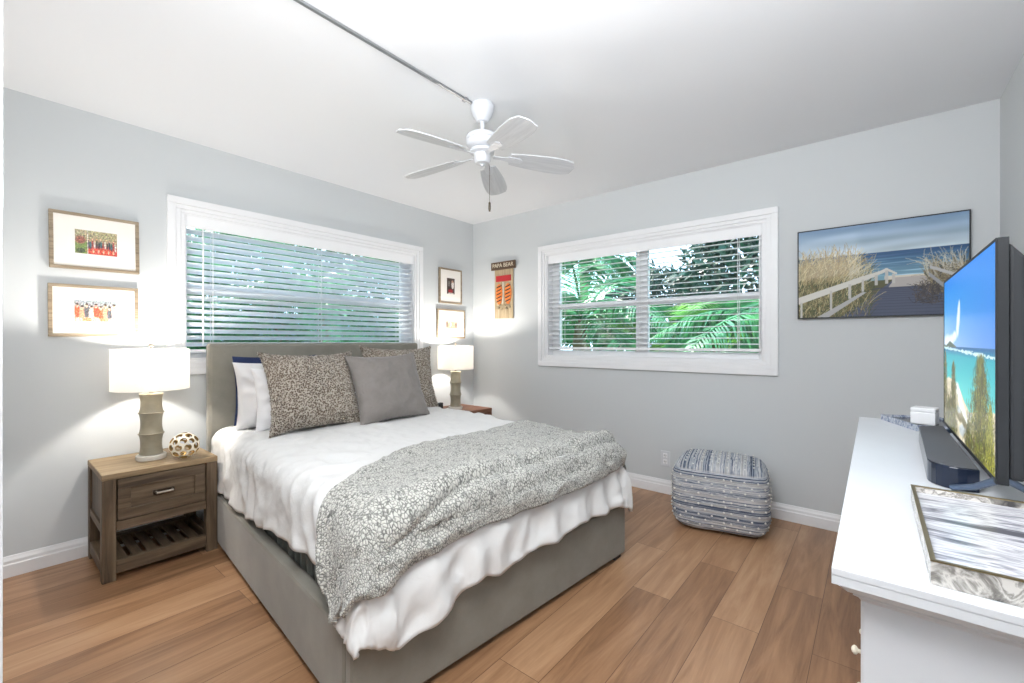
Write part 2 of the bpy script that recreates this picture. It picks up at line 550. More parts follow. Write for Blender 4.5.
def baseboard(name, a, b, inward):
    """moulded skirting from a to b on the floor; inward = unit vector into the room"""
    a = Vector((*a, 0)); b = Vector((*b, 0)); n = Vector((*inward, 0))
    prof = [(0, 0), (.016, 0), (.016, .062), (.012, .068), (.012, .082), (.007, .094), (.004, .105), (0, .105)]
    mm = MB()
    vs = [tuple(a + n * d + Vector((0, 0, z))) for d, z in prof] + [tuple(b + n * d + Vector((0, 0, z))) for d, z in prof]
    k = len(prof)
    mm.add(vs, [tuple(range(k)), tuple(reversed(range(k, 2 * k)))] + [(i, i + k, (i + 1) % k + k, (i + 1) % k) for i in range(k)])
    return struct(mm.build(name, M['trim'], bevel=.0015))
baseboard('baseboard_back', (XL, YA), (XB, YA), (0, -1))
baseboard('baseboard_right', (XB, YA), (XB, YR), (-1, 0))
baseboard('baseboard_front', (-1.4, YR), (XB, YR), (0, 1))

def window(name, M4, L, Hh, f0, f1, mull):
    """window in local frame: x along the wall 0..L, y outward (0 = room face), z 0..H"""
    root = bpy.data.objects.new(name, None); COL.objects.link(root); root['kind'] = 'structure'
    root.matrix_world = M4
    t = MB()       # casing on the room face with stepped profile
    for (o, i, p) in ((.088, .045, -.022), (.045, .018, -.015), (.018, -.004, -.009)):
        t.box((-o, p, Hh + i), (L + o, 0, Hh + o)); t.box((-o, p, -o), (L + o, 0, -i))
        t.box((-o, p, -i), (-i, 0, Hh + i)); t.box((L + i, p, -i), (L + o, 0, Hh + i))
    t.build('window_casing', M['trim'], root, bevel=.003)
    j = MB()       # jamb lining
    j.box((-.001, 0, -.001), (.012, T, Hh)); j.box((L - .012, 0, 0), (L + .001, T, Hh))
    j.box((.012, 0, Hh - .012), (L - .012, T, Hh + .001)); j.box((.012, 0, -.001), (L - .012, T, .014))
    j.build('window_jamb', M['trim'], root)
    f = MB()       # vinyl frame, centre mullion, meeting rails
    yb0, yb1 = .080, .125
    f.box((.012, yb0, .014), (f0, yb1, Hh - .012)); f.box((L - f1, yb0, .014), (L - .012, yb1, Hh - .012))
    f.box((f0, yb0, .014), (L - f1, yb1, .06)); f.box((f0, yb0, Hh - .06), (L - f1, yb1, Hh - .012))
    mc = L * .5
    zm = Hh * .49
    bays = [(f0, L - f1)]
    if mull:
        f.box((mc - .05, yb0, .06), (mc + .05, yb1, Hh - .06)); bays = [(f0, mc - .05), (mc + .05, L - f1)]
    for a, b in bays:
        f.box((a, yb0 + .004, zm - .026), (b, yb1 - .004, zm + .026))
    f.build('window_frame', M['vinyl'], root, bevel=.003)
    for a, b in bays:
        for c, d in ((.06, zm - .026), (zm + .026, Hh - .06)):
            g = MB(); g.box((a - .004, .100, c - .004), (b + .004, .104, d + .004)); g.build('window_glass', M['glass'], root)
    return root
MA = Matrix.Translation((winA[0], YA, winA[2]))
MBm = Matrix.Translation((XB, winB[1], winB[2])) @ Matrix.Rotation(-PI / 2, 4, 'Z')
LA, HA_ = winA[1] - winA[0], winA[3] - winA[2]
LB, HB_ = winB[1] - winB[0], winB[3] - winB[2]
window('window_1', MA, LA, HA_, .035, .085, False)
window('window_2', MBm, LB, HB_, .085, .042, True)

def blind(M4, L, Hh, tilt, label, wand):
    root = thing('venetian_blind', label, 'blind')
    root.matrix_world = M4
    v = MB(); v.box((.013, .004, Hh - .085), (L - .013, .012, Hh - .012)); v.box((.02, .012, Hh - .06), (L - .02, .06, Hh - .016))
    v.build('valance', M['vinyl'], root, bevel=.002)
    sl = MB()
    yc, pitch, hw = .040, .0425, .0245
    z = Hh - .105
    zs = []
    while z > .085:
        zs.append(z); z -= pitch
    ct, st = math.cos(tilt), math.sin(tilt)
    for z in zs:
        for s0, s1 in ((-hw, 0), (0, hw)):
            pts = []
            for q in (s0, s1):
                crown = .0022 * (1 - (q / hw) ** 2)
                for dz in (-.0018, .0018):
                    y_ = q; zz = crown + dz
                    pts.append((yc + y_ * ct - zz * st, z + y_ * st + zz * ct))
            (ya, za), (yb, zb), (yc_, zc_), (yd, zd) = pts
            vs = [(x, y, zq) for x in (.016, L - .016) for (y, zq) in pts]
            sl.add(vs, [(0, 2, 3, 1), (4, 5, 7, 6), (0, 4, 6, 2), (1, 3, 7, 5), (0, 1, 5, 4), (2, 6, 7, 3)])
    sl.build('slats', M['slat'] if abs(tilt) > .3 else M['vinyl'], root, recalc=True)
    b = MB(); zb = zs[-1] - pitch
    b.box((.016, .018, zb - .010), (L - .016, .064, zb + .010)); b.build('bottom_rail', M['vinyl'], root, bevel=.003)
    for fx in (.09, .5, .91):
        c = MB()
        for yy in (.015, .065):
            c.box((L * fx - .0022, yy - .001, zb), (L * fx + .0022, yy + .001, Hh - .03))
        c.build('ladder_cord', M['cord'], root)
    w = MB(); wx = L - .022 if wand else .10
    w.tube([(wx, -.002, Hh - .09), (wx, -.008, Hh - .2), (wx, -.008, .10)], .0045, 8)
    w.build('tilt_wand', M['vinyl'], root, smooth=True)
    return root
blind(MA, LA, HA_, math.radians(-30), 'wide white slatted blind tilted half shut above the bed headboard', False)
blind(MBm, LB, HB_, math.radians(4), 'white slatted blind with open level slats in window above the pouf', True)

# ------------------------------------------------------------ wall outlet
t = thing('wall_outlet', 'white duplex power outlet low on grey wall left of pouf', 'outlet', (XB, 1.243, .27))
bx('cover_plate', (-.006, -.036, -.058), (0, .036, .058), M['white'], t, .002)
for dz in (-.024, .024):
    s_ = bx('socket', (-.008, -.016, dz - .017), (-.005, .016, dz + .017), M['vinyl'], t, .002)
    h_ = MB()
    h_.box((-.0086, -.008, dz - .006), (-.0078, -.005, dz + .008)); h_.box((-.0086, .005, dz - .006), (-.0078, .008, dz + .008)); h_.box((-.0086, -.002, dz - .014), (-.0078, .002, dz - .010))
    h_.build('slot', M['black'], s_)

# ------------------------------------------------------------ bed
PHI = math.atan(.092)
BO = (.693, 1.185)
BW, BL = 1.55, 2.10
bed = thing('platform_bed', 'taupe velvet upholstered platform bed with low padded headboard under window', 'bed', (BO[0], BO[1], 0), -PHI)
RH, RT = .295, .055
for nm, a, b in (('side_rail', (0, RT, .025), (RT, BL - .09, RH)), ('side_rail', (BW - RT, RT, .025), (BW, BL - .09, RH)), ('foot_rail', (0, 0, .025), (BW, RT, RH))):
    bx(nm, a, b, M['bedf'], bed, .014)
hb = bx('headboard', (.015, BL - .09, .02), (BW - .015, BL, 1.165), M['bedf'], bed, .018)
bx('slat_deck', (RT, RT, .20), (BW - RT, BL - .09, .235), M['black'], bed)
for px, py in ((.05, .05), (BW - .05, .05), (.05, BL - .12), (BW - .05, BL - .12)):
    bx('foot', (px - .03, py - .03, 0), (px + .03, py + .03, .03), M['black'], bed)

mt = MB()
mt.box((.065, .065, .236), (BW - .065, BL - .10, .585))
mo = mt.build('mattress', M['sheet'], None, bevel=.05, seg=4)
mo.location = (BO[0], BO[1], 0); mo.rotation_euler = (0, 0, -PHI)
tag(mo, 'mattress in dark grey green sheet showing in gap under the duvet', 'mattress')
mm2 = MB()
for k in range(26):   # gathered sheet folds down the left side
    v = .12 + k * .07
    mm2.tube([(.066, v + .02, .245), (.058 + .004 * math.sin(k * 2.1), v, .38), (.066, v - .01, .50)], [.012, .016, .008], 6)
go = mm2.build('sheet_gather', M['sheet'], mo, smooth=True)

TOP, RR = .628, .085
U0, U1, V0 = .12, BW - .10, .095
def sstep(a, b, x):
    t = max(0, min(1, (x - a) / (b - a))); return t * t * (3 - 2 * t)
def fbm(x, y, z=0, o=4):
    return noise.fractal(Vector((x, y, z)), 0.9, 2.1, o)
def drape(u, v, off=0.0, flare=.10):
    """flat cloth point (u,v) laid over the bed and hanging over its edges; returns point, hanging length, outward normal"""
    du = (u - U0) if u < U0 else ((u - U1) if u > U1 else 0.0)
    dv = (v - V0) if v < V0 else 0.0
    pw = 7.0
    d = (abs(du) ** pw + abs(dv) ** pw) ** (1 / pw)
    dh = math.hypot(du, dv)
    cu, cv = min(max(u, U0), U1), max(v, V0)
    puff = .022 * math.sin(PI * min(max((u - U0 + .1) / (U1 - U0 + .2), 0), 1)) + .008 * fbm(u * 2.2, v * 2.2, 3)
    puff += .020 * sstep(.9, 1.5, u) * sstep(.5, 1.2, v)
    top = TOP + puff * (1 - .3 * sstep(1.2, 1.9, v))
    R = RR + off
    if d < 1e-9:
        return Vector((cu, cv, top + off)), 0.0, Vector((0, 0, 1))
    nu, nv = du / dh, dv / dh
    m7 = .35 + .65 * sstep(0, .12, d - R * PI / 2)
    kk = 1 + m7 * (dh / d - 1)
    arc = R * PI / 2
    fl = flare + .08 * (1 - sstep(0, .35, v))
    if d < arc:
        a = d / R
        h, g = R * math.sin(a), R * (1 - math.cos(a)); drop = 0
        nrm = Vector((nu * math.sin(a), nv * math.sin(a), math.cos(a)))
    else:
        drop = d - arc
        h, g = R + drop * fl, R + drop * .99
        nrm = Vector((nu, nv, fl)).normalized()
    h *= kk
    return Vector((cu + nu * h, cv + nv * h, top + off - g)), drop, nrm

def hang_fold(u, v, drop):
    """outward ripple for hanging cloth: coordinate running along the hem"""
    s = (u if v < V0 and u > U0 else (-v if u <= U0 else v)) 
    k = s * 7.5 + .6 * noise.noise(Vector((s * 3, 0, 5)))
    rip = .5 + .5 * math.sin(k * 2 * PI / 1.5 + 2.2 * noise.noise(Vector((s * 2.2, drop * 2, 9))))
    return sstep(0, .22, drop) * ((.024 * sstep(U0 - .15, U0 + .1, u) + .006 if v < V0 else .012) * (rip - .45) + .02 * noise.noise(Vector((s * 9, drop * 5, 2))))

def cloth_grid(nu, nv, fn, name, mat, parent=None, thick=.012, uvscale=1.0, sub=0):
    me = bpy.data.meshes.new(name)
    vs = []; uvs = []
    for j in range(nv + 1):
        for i in range(nu + 1):
            p, uv = fn(i / nu, j / nv)
            vs.append(tuple(p)); uvs.append(uv)
    fs = [(j * (nu + 1) + i, j * (nu + 1) + i + 1, (j + 1) * (nu + 1) + i + 1, (j + 1) * (nu + 1) + i) for j in range(nv) for i in range(nu)]
    me.from_pydata(vs, [], fs)
    ul = me.uv_layers.new(name='uv')
    for l in me.loops:
        ul.data[l.index].uv = uvs[l.vertex_index]
    me.materials.append(mat)
    for p in me.polygons: p.use_smooth = True
    o = bpy.data.objects.new(name, me); COL.objects.link(o)
    if parent: o.parent = parent
    if thick:
        s_ = o.modifiers.new('solid', 'SOLIDIFY'); s_.thickness = thick; s_.offset = -1
    if sub:
        s_ = o.modifiers.new('sub', 'SUBSURF'); s_.levels = sub; s_.render_levels = sub
    return o

HEMF = [(-.25, .30), (-.05, .255), (.10, .215), (.22, .23), (.30, .25), (.46, .295), (.56, .27), (.765, .295), (.92, .285), (1.085, .315), (1.255, .305), (1.4, .31), (1.52, .29), (1.8, .27)]
HEML = [(-.3, .285), (-.08, .285), (.03, .31), (.10, .375), (.17, .40), (.4, .405), (.62, .385), (.78, .375), (.95, .335), (1.07, .335), (1.25, .315), (1.5, .32), (2.1, .32)]
def interp(tab, x):
    for (a, p), (b, q) in zip(tab, tab[1:]):
        if x <= b:
            t = max(0, (x - a) / (b - a)); t = t * t * (3 - 2 * t)
            return p + (q - p) * t
    return tab[-1][1]
ARC = RR * PI / 2
def duvet_surf(uu, vv):
    p, drop, nrm = drape(uu, vv)
    if drop > 0:
        p += nrm * hang_fold(uu, vv, drop)
        p.z += .006 * noise.noise(Vector((uu * 12, vv * 12, 0)))
    edge = 1 - sstep(0, .35, min(uu - U0, U1 - uu, vv - V0)) if drop == 0 else 1
    r1 = 1 - abs(noise.noise(Vector((uu * 5.2 + vv * 3.0, vv * 8.5 - uu * 4.5, 7)))) * 2
    r2 = 1 - abs(noise.noise(Vector((uu * 15 - vv * 6, vv * 17 + uu * 8, 3)))) * 2
    p += nrm * ((.006 + .007 * edge) * r1 + .0045 * r2)
    # rests against the outside of the upholstered rails where it hangs below their top
    w = 1 - sstep(RH + .015, RH + .09, p.z)
    if vv < V0 and uu > U0 - .02:
        w *= sstep(V0, V0 - .1, vv) if False else 1
        p.y = min(p.y, p.y * (1 - w) - .026 * w)
    return p, drop, nrm
def duvet_fn(a, b):
    # sides: a 0..1 left to right, b 0..1 foot to head
    HV = 1.98
    lenF = ARC + (TOP - RR - interp(HEMF, (U0 - .42) + a * (U1 - U0 + .8)))
    vv = (V0 - lenF) + b * (HV - V0 + lenF)
    lenL = ARC + (TOP - RR - interp(HEML, vv))
    lenR = ARC + (TOP - RR - .33)
    uu = (U0 - lenL) + a * (U1 - U0 + lenL + lenR)
    return duvet_surf(uu, vv)[0], (uu, vv)
dv_o = cloth_grid(150, 170, duvet_fn, 'duvet', M['duvet'], None, .016)
dv_o.location = mo.location; dv_o.rotation_euler = mo.rotation_euler
tag(dv_o, 'crumpled white cotton duvet hanging over the foot of the bed', 'duvet')

# throw blanket
TT = [(-.24, .15), (-.10, .22), (.03, .27), (.2, .385), (.465, .53), (.83, .61), (1.2, .64), (1.5, .65), (1.72, .62)]
TB = [(-.20, -.12), (-.05, -.17), (.1, -.165), (.2, -.135), (.45, -.11), (.67, -.115), (.95, -.115), (1.2, -.10), (1.43, -.085), (1.72, -.04)]
def lerp(tab, x):
    for (a, p), (b, q) in zip(tab, tab[1:]):
        if x <= b:
            return p + (q - p) * max(0, (x - a) / (b - a))
    return tab[-1][1]
def throw_fn(a, b):
    uu = -.20 + 1.86 * a
    vb, vt = lerp(TB, uu), lerp(TT, uu)
    vv = vb + (vt - vb) * b
    if a < .12:   # the left end is not cut straight
        uu += .035 * math.sin(b * 7 + .5) * (1 - sstep(0, .12, a))
    p, drop, nrm = duvet_surf(uu, vv)
    # soft long folds running across the bed
    fold = .012 * math.sin(b * 9 + 3 * noise.noise(Vector((uu * 1.5, 0, 4)))) + .012 * noise.noise(Vector((uu * 2.5, vv * 6, 1)))
    hem = .010 * math.exp(-((b - .06) / .04) ** 2) + .008 * math.exp(-((b - .93) / .03) ** 2)
    crease = -.022 * math.exp(-((b - .20 - .03 * math.sin(uu * 3)) / .022) ** 2) * sstep(.1, .3, a) + .014 * math.exp(-((b - .27 - .03 * math.sin(uu * 3)) / .05) ** 2) * sstep(.1, .3, a)
    p += nrm * (.025 + fold * .6 + hem + crease)
    return p, (uu, vv)
tb = cloth_grid(150, 80, throw_fn, 'throw_blanket', M['throw'], None, .018)
tb.location = mo.location; tb.rotation_euler = mo.rotation_euler
tag(tb, 'grey and white sherpa fleece throw spread across the foot of bed', 'blanket')

# ------------------------------------------------------------ pillows
def cushion_mesh(w, h, t, n=30, pinch=.06, ear=.025, rough_=0.0, seed=0, sag=0.0, crease=.05):
    vs = []; fs = []
    def shape(s, q, side):
        # s,q in -1..1
        ex = 1 - pinch * (1 - abs(q) ** 2.2) * 1.0
        ez = 1 - pinch * (1 - abs(s) ** 2.2) * 1.0
        x = s * w / 2 * ex; z = q * h / 2 * ez
        cor = (abs(s) * abs(q)) ** 5
        x += ear * cor * (1 if s > 0 else -1); z += ear * cor * (1 if q > 0 else -1)
        th = t / 2 * (max(0, 1 - abs(s) ** 2.8) ** .55) * (max(0, 1 - abs(q) ** 2.8) ** .55)
        wr = noise.noise(Vector((s * 2.2 + seed, q * 2.2, side * 3))) * .14 + (1 - 2 * abs(noise.noise(Vector((s * 4, q * 2.5 + seed, side))))) * crease
        y = side * th * (1 + wr * 1.6)
        if rough_:
            y += side * rough_ * noise.noise(Vector((s * 55, q * 55, seed)))
            x += rough_ * noise.noise(Vector((s * 55, q * 55, seed + 9)))
            z += rough_ * noise.noise(Vector((s * 55, q * 55, seed + 19)))
        z -= sag * (1 - s * s) * (q > 0) * q
        return (x, y, z)
    idx = {}
    for side in (-1, 1):
        for j in range(n + 1):
            for i in range(n + 1):
                bd = i in (0, n) or j in (0, n)
                key = (i, j) if bd else (i, j, side)
                if key in idx: continue
                # denser towards edges
                s = math.sin((i / n * 2 - 1) * PI / 2); q = math.sin((j / n * 2 - 1) * PI / 2)
                idx[key] = len(vs); vs.append(shape(s, q, side))
        for j in range(n):
            for i in range(n):
                k = []
                for a, b in ((i, j), (i + 1, j), (i + 1, j + 1), (i, j + 1)):
                    k.append(idx[(a, b)] if (a, b) in idx else idx[(a, b, side)])
                fs.append(tuple(k if side < 0 else reversed(k)))
    return vs, fs

def wlb(u, v, z=0):
    c_, s_ = math.cos(PHI), math.sin(PHI)
    return Vector((BO[0] + u * c_ + v * s_, BO[1] - u * s_ + v * c_, z))

def cushion(name, label, cat, mat, w, h, t, u, v, z0, lean, yaw=0, roll=0, group=None, **kw):
    """cushion standing on its lower edge at bed (u,v), leaning back by lean"""
    vs, fs = cushion_mesh(w, h, t, **kw)
    mb = MB(); mb.add([(x, y, z + h / 2) for x, y, z in vs], fs)
    o = mb.build(name, mat, None, smooth=False)
    for p in o.data.polygons: p.use_smooth = True
    o.rotation_mode = 'QUATERNION'
    R = Matrix.Rotation(-PHI + yaw, 4, 'Z') @ Matrix.Rotation(-lean, 4, 'X') @ Matrix.Rotation(roll, 4, 'Y')
    o.matrix_world = Matrix.Translation(wlb(u, v, z0)) @ R
    tag(o, label, cat, group)
    return o
R_ = math.radians
BT = TOP + .022
cushion('sham_pillow', 'navy blue pillow edge showing behind the pale pillows at headboard', 'pillow', M['navy'], .52, .435, .09, .385, 1.90, BT, R_(6), seed=1, ear=0)
cushion('bed_pillow', 'pale grey pillow leaning behind the white one, left side of bed', 'pillow', M['slipgrey'], .63, .41, .18, .425, 1.79, BT - .01, R_(9), seed=2, pinch=.06, ear=.004, crease=.35, n=50)
cushion('bed_pillow', 'white pillow right behind the left leopard print cushion', 'pillow', M['slipwhite'], .58, .38, .18, .47, 1.65, BT - .01, R_(13), seed=5, pinch=.06, ear=.004, crease=.35, n=50)
cushion('bed_pillow', 'white pillow squeezed behind the right leopard print cushion', 'pillow', M['slipwhite'], .58, .36, .14, 1.18, 1.86, BT - .01, R_(10), seed=8, pinch=.04)
cushion('throw_cushion', 'brown and cream leopard print fur cushion at the left', 'cushion', M['leo'], .56, .49, .20, .470, 1.42, BT + .0, R_(22), yaw=R_(2), seed=3, rough_=.010, n=90, ear=.012, pinch=.10)
cushion('throw_cushion', 'leopard print fur cushion at right, half hidden behind plain grey one', 'cushion', M['leo'], .60, .50, .17, 1.185, 1.65, BT, R_(15), seed=6, rough_=.010, n=90, ear=.012, pinch=.10, roll=R_(1))
cushion('throw_cushion', 'plain grey plush square cushion in front of the two leopard cushions', 'cushion', M['greyfur'], .53, .47, .18, .945, 1.35, BT, R_(22), yaw=R_(3), seed=4, rough_=.005, n=80, ear=.008, pinch=.085, roll=R_(-1.5))

# ------------------------------------------------------------ nightstands
def nightstand(label, loc, rz=0, mats=None):
    W_, D_, H_ = .485, .445, .528
    top, wx, wz, wy = mats
    r = thing('nightstand', label, 'nightstand', loc, rz)
    bx('tabletop', (0, .0, H_ - .03), (W_, D_, H_), top, r, .004)
    P_ = .055
    for px in (0, W_ - P_):
        for py in (0, D_ - P_):
            bx('leg', (px + .001, py + .001, 0), (px + P_ - .001, py + P_ - .001, H_ - .03), wz, r, .003)
    # upper case: side panels, back, rails
    for px in (.012, W_ - .024):
        bx('side_panel', (px, P_, .255), (px + .012, D_ - P_, H_ - .03), wz, r)
    for px in (.003, W_ - .043):
        m_ = MB(); m_.box((px, P_, .235), (px + .04, D_ - P_, .275)); m_.box((px, P_, .035), (px + .04, D_ - P_, .095))
        m_.build('side_rail', wy, r, .002)
    bx('back_panel', (P_, D_ - .03, .25), (W_ - P_, D_ - .018, H_ - .03), wx, r)
    bx('case_bottom', (P_, .02, .245), (W_ - P_, D_ - .03, .258), wx, r)
    m_ = MB(); m_.box((P_, .004, .242), (W_ - P_, .045, .288)); m_.build('front_rail', wx, r, .002)
    m_ = MB(); m_.box((P_, .004, .032), (W_ - P_, .04, .095)); m_.build('shelf_rail', wx, r, .002)
    m_ = MB(); m_.box((P_, D_ - .042, .032), (W_ - P_, D_ - .006, .095)); m_.build('shelf_rail', wx, r, .002)
    # drawer with raised frame and pull
    d = MB()
    a, b, c, e = P_ + .004, W_ - P_ - .004, .292, H_ - .034
    d.box((a, .012, c), (b, .03, e)); f_ = .05
    d.box((a, .000, c), (b, .012, c + f_)); d.box((a, .000, e - f_), (b, .012, e))
    d.box((a, .000, c + f_), (a + f_, .012, e - f_)); d.box((b - f_, .000, c + f_), (b, .012, e - f_))
    dr = d.build('drawer', wx, r, .003)
    h = MB(); hx, hz = (a + b) / 2, (c + e) / 2
    h.box((hx - .045, .006, hz - .012), (hx + .045, .013, hz + .012), 0)
    h.tube([(hx - .034, .008, hz), (hx - .034, -.016, hz), (hx + .034, -.016, hz), (hx + .034, .008, hz)], .0065, 8, 1)
    h.build('drawer_pull', [M['bronze'], M['pewter']], dr)
    n = 6
    for k in range(n):
        x = P_ + .012 + k * (W_ - 2 * P_ - .024 - .043) / (n - 1)
        bx('shelf_slat', (x, .04, .062), (x + .043, D_ - .042, .076), wy, r, .002)
    return r
nm_ = (M['ntop'], M['nwood'], M['nwoodz'], M['nwoody'])
nightstand('brown wood nightstand with drawer and slatted shelf, left of bed', (.362, 2.868, 0), 0, nm_)
nightstand('brown nightstand mostly hidden beyond the bed in the room corner', (2.685, 2.875, .0), 0, (M['darkred'], M['darkred'], M['darkred'], M['darkred']))

# ------------------------------------------------------------ table lamps
def lamp(label, loc):
    r = thing('table_lamp', label, 'lamp', loc)
    b = MB(); b.lathe([(.066, 0), (.068, .004), (.068, .022), (.064, .026), (.0, .026)], 40); b.build('acrylic_base', M['acryl'], r, smooth=True)
    c = MB()
    prof = [(.0, .026), (.050, .026)]
    segs = [(.026, .140), (.140, .255), (.255, .362)]
    for i, (a, z) in enumerate(segs):
        for k in range(9):
            t = k / 8
            rr = .0475 + .0065 * (abs(2 * t - 1) ** 2.5)
            prof.append((rr, a + .004 + (z - a - .008) * t))
        if i < 2:
            prof += [(.0575, z - .002), (.0585, z + .001), (.0555, z + .004)]
    prof += [(.050, .364), (.0, .364)]
    c.lathe(prof, 44); c.build('bamboo_ceramic_body', M['ceram'], r, smooth=True)
    n = MB(); n.lathe([(.010, .364), (.010, .40), (.006, .402), (.006, .62), (.012, .622), (.012, .632), (.005, .636)], 16)
    for k in range(3):
        a = 2 * PI * k / 3
        n.tube([(0, 0, .602), (.168 * math.cos(a), .168 * math.sin(a), .602)], .0018, 6)
    n.build('stem', M['pewter'], r, smooth=True)
    s = MB(); z0, z1, ro, ri = .384, .606, .172, .1695
    s.lathe([(ro, z0), (ro, z1), (ri, z1), (ri, z0), (ro, z0)], 64, caps=False)
    so = s.build('lamp_shade', M['shade'], r, smooth=True)
    bl = MB(); bl.ico((0, 0, .50), .028, 2); bl.build('bulb', M['bulb'], r, smooth=True)
    d = bpy.data.lights.new('lamp_light', 'POINT'); d.energy = 23; d.color = (1.0, 0.94, 0.86); d.shadow_soft_size = .03
    lo = bpy.data.objects.new('lamp_light', d); COL.objects.link(lo); lo.parent = r; lo.location = (0, 0, .545)
    return r
lamp('lit table lamp with ridged beige base on the nightstand left of bed', (.592, 3.085, .528))
lamp('lit table lamp on far nightstand in the room corner', (2.895, 3.10, .528))

# small dark clock on the far nightstand
t = thing('alarm_clock', 'small dark alarm clock behind the cushion beside far lamp', 'clock', (2.81, 3.235, .528), R_(10))
bx('case', (-.035, -.02, 0), (.035, .02, .055), M['charcoal'], t, .006)
bx('display', (-.028, -.0215, .012), (.028, -.0195, .044), M['black'], t)

# pierced ornament ball
def lattice(r):
    bm = bmesh.new(); bmesh.ops.create_icosphere(bm, subdivisions=2, radius=1)
    bm.faces.ensure_lookup_table(); bm.verts.ensure_lookup_table()
    cen = [f.calc_center_median().normalized() for f in bm.faces]
    mb = MB()
    for v in bm.verts:
        fl = list(v.link_faces)
        n = v.co.normalized()
        a = (cen[fl[0].index] - n * cen[fl[0].index].dot(n)).normalized(); b = n.cross(a)
        fl.sort(key=lambda f: math.atan2(cen[f.index].dot(b), cen[f.index].dot(a)))
        cs = [cen[f.index] for f in fl]; m0 = sum(cs, Vector()) / len(cs)
        k = len(cs)
        o = [c * r for c in cs]
        # round hole: subdivide edges
        vo, vi = [], []
        for i in range(k):
            p, q = cs[i], cs[(i + 1) % k]
            for tt in (0, .5):
                w = p.lerp(q, tt).normalized()
                dirv = (w - m0); L = dirv.length
                rad = min((c - m0).length for c in cs) * .68
                vo.append(w * r); vi.append((m0 + dirv.normalized() * rad).normalized() * r)
        nn = len(vo)
        in_o = [p * .90 for p in vo]; in_i = [p * .90 for p in vi]
        fs = []
        for i in range(nn):
            j = (i + 1) % nn
            fs.append((i, j, nn + j, nn + i))
        mb.add([tuple(p) for p in vo + vi], fs, 0)
        fs2 = [(nn + i, i, j, nn + j) for i, j in ((i, (i + 1) % nn) for i in range(nn))]
        mb.add([tuple(p) for p in in_o + in_i], fs2, 1)
        wl_ = [tuple(p) for p in vi] + [tuple(p) for p in in_i]
        mb.add(wl_, [(i, (i + 1) % nn, nn + (i + 1) % nn, nn + i) for i in range(nn)], 1)
    bm.free()
    return mb
lb = lattice(.070)
lo_ = lb.build('ornament_ball', [M['ivory'], M['gold']], None, smooth=False, recalc=False)
lo_.location = (.712, 2.955, .528 + .0705)
tag(lo_, 'pierced ivory and gold openwork ball beside the left table lamp', 'ornament')

# ------------------------------------------------------------ framed pictures
rng = np.random.default_rng(5)
def blob(img, cx, cy, rx, ry, col, soft=.3, jag=0.0):
    H, W2 = img.shape[:2]
    Y, X = np.mgrid[0:H, 0:W2]
    X = X / W2; Y = Y / H
    d = ((X - cx) / rx) ** 2 + ((Y - cy) / ry) ** 2
    a = np.clip((1 + soft - d) / (2 * soft), 0, 1)[..., None]
    img[:] = img * (1 - a) + np.array(col) * a
def base_img(h, w, top, bot):
    t = np.linspace(0, 1, h)[:, None, None]
    return np.array(top) * (1 - t) * np.ones((h, w, 1)) + np.array(bot) * t * np.ones((h, w, 1))
def speck(img, amt):
    H, W2 = img.shape[:2]
    img += rng.normal(0, amt, (H, W2, 1)) + rng.normal(0, amt * .6, (H, W2, 3))
    low = np.array([[noise.noise(Vector((x * .35, y * .45, amt))) for x in range(W2)] for y in range(H)])[..., None]
    img *= 1 + .55 * low
    return img
def img_team():
    im = base_img(44, 76, (168, 160, 122), (120, 110, 80))
    im[int(44 * .62):, :] = (176, 56, 42)
    im[int(44 * .5):, :int(76 * .3)] = (110, 128, 60)
    blob(im, .12, .42, .12, .16, (140, 84, 62)); blob(im, .13, .86, .10, .10, (60, 72, 36))
    for i in range(15):
        x = .30 + i * .05
        blob(im, x, .56 + .05 * (i % 2), .022, .20, [(40, 42, 56), (46, 90, 96), (150, 60, 56), (200, 190, 180), (60, 46, 44)][i % 5])
        blob(im, x, .34 + .06 * (i % 2), .014, .06, (196, 150, 122))
    blob(im, .62, .86, .34, .16, (206, 72, 50)); im[:, int(76 * .29)] = (225, 220, 205)
    for i in range(5): blob(im, .42 + i * .12, .84, .02, .08, (226, 180, 150))
    return speck(im, 14)
def img_group():
    im = base_img(44, 76, (150, 160, 166), (170, 150, 132))
    for i in range(9):
        x = .07 + i * .108
        blob(im, x, .52 + .1 * (i % 2), .065, .30, [(214, 92, 60), (228, 150, 120), (90, 92, 96), (222, 204, 188), (208, 80, 58)][i % 5])
        blob(im, x, .26 + .1 * (i % 2), .03, .09, (220, 176, 150)); blob(im, x, .18 + .1 * (i % 2), .034, .05, (70, 54, 46))
    for i in range(5): blob(im, .1 + i * .2, .93, .11, .14, (232, 140, 98) if i % 2 else (206, 176, 156))
    return speck(im, 14)
def img_portrait():
    im = base_img(56, 36, (74, 62, 54), (56, 44, 42))
    blob(im, .72, .42, .16, .24, (230, 220, 214)); blob(im, .70, .2, .12, .08, (190, 150, 130))
    blob(im, .45, .80, .30, .12, (150, 40, 42)); blob(im, .25, .35, .16, .18, (110, 108, 104)); blob(im, .5, .95, .4, .05, (196, 190, 184))
    return speck(im, 14)
def img_sunset():
    im = base_img(36, 48, (240, 216, 196), (196, 160, 128))
    blob(im, .5, .55, .34, .26, (238, 176, 130)); blob(im, .1, .65, .13, .42, (120, 108, 96)); blob(im, .9, .68, .13, .36, (132, 114, 100))
    blob(im, .5, .9, .5, .14, (150, 138, 122)); blob(im, .42, .55, .05, .22, (250, 236, 220))
    return speck(im, 14)
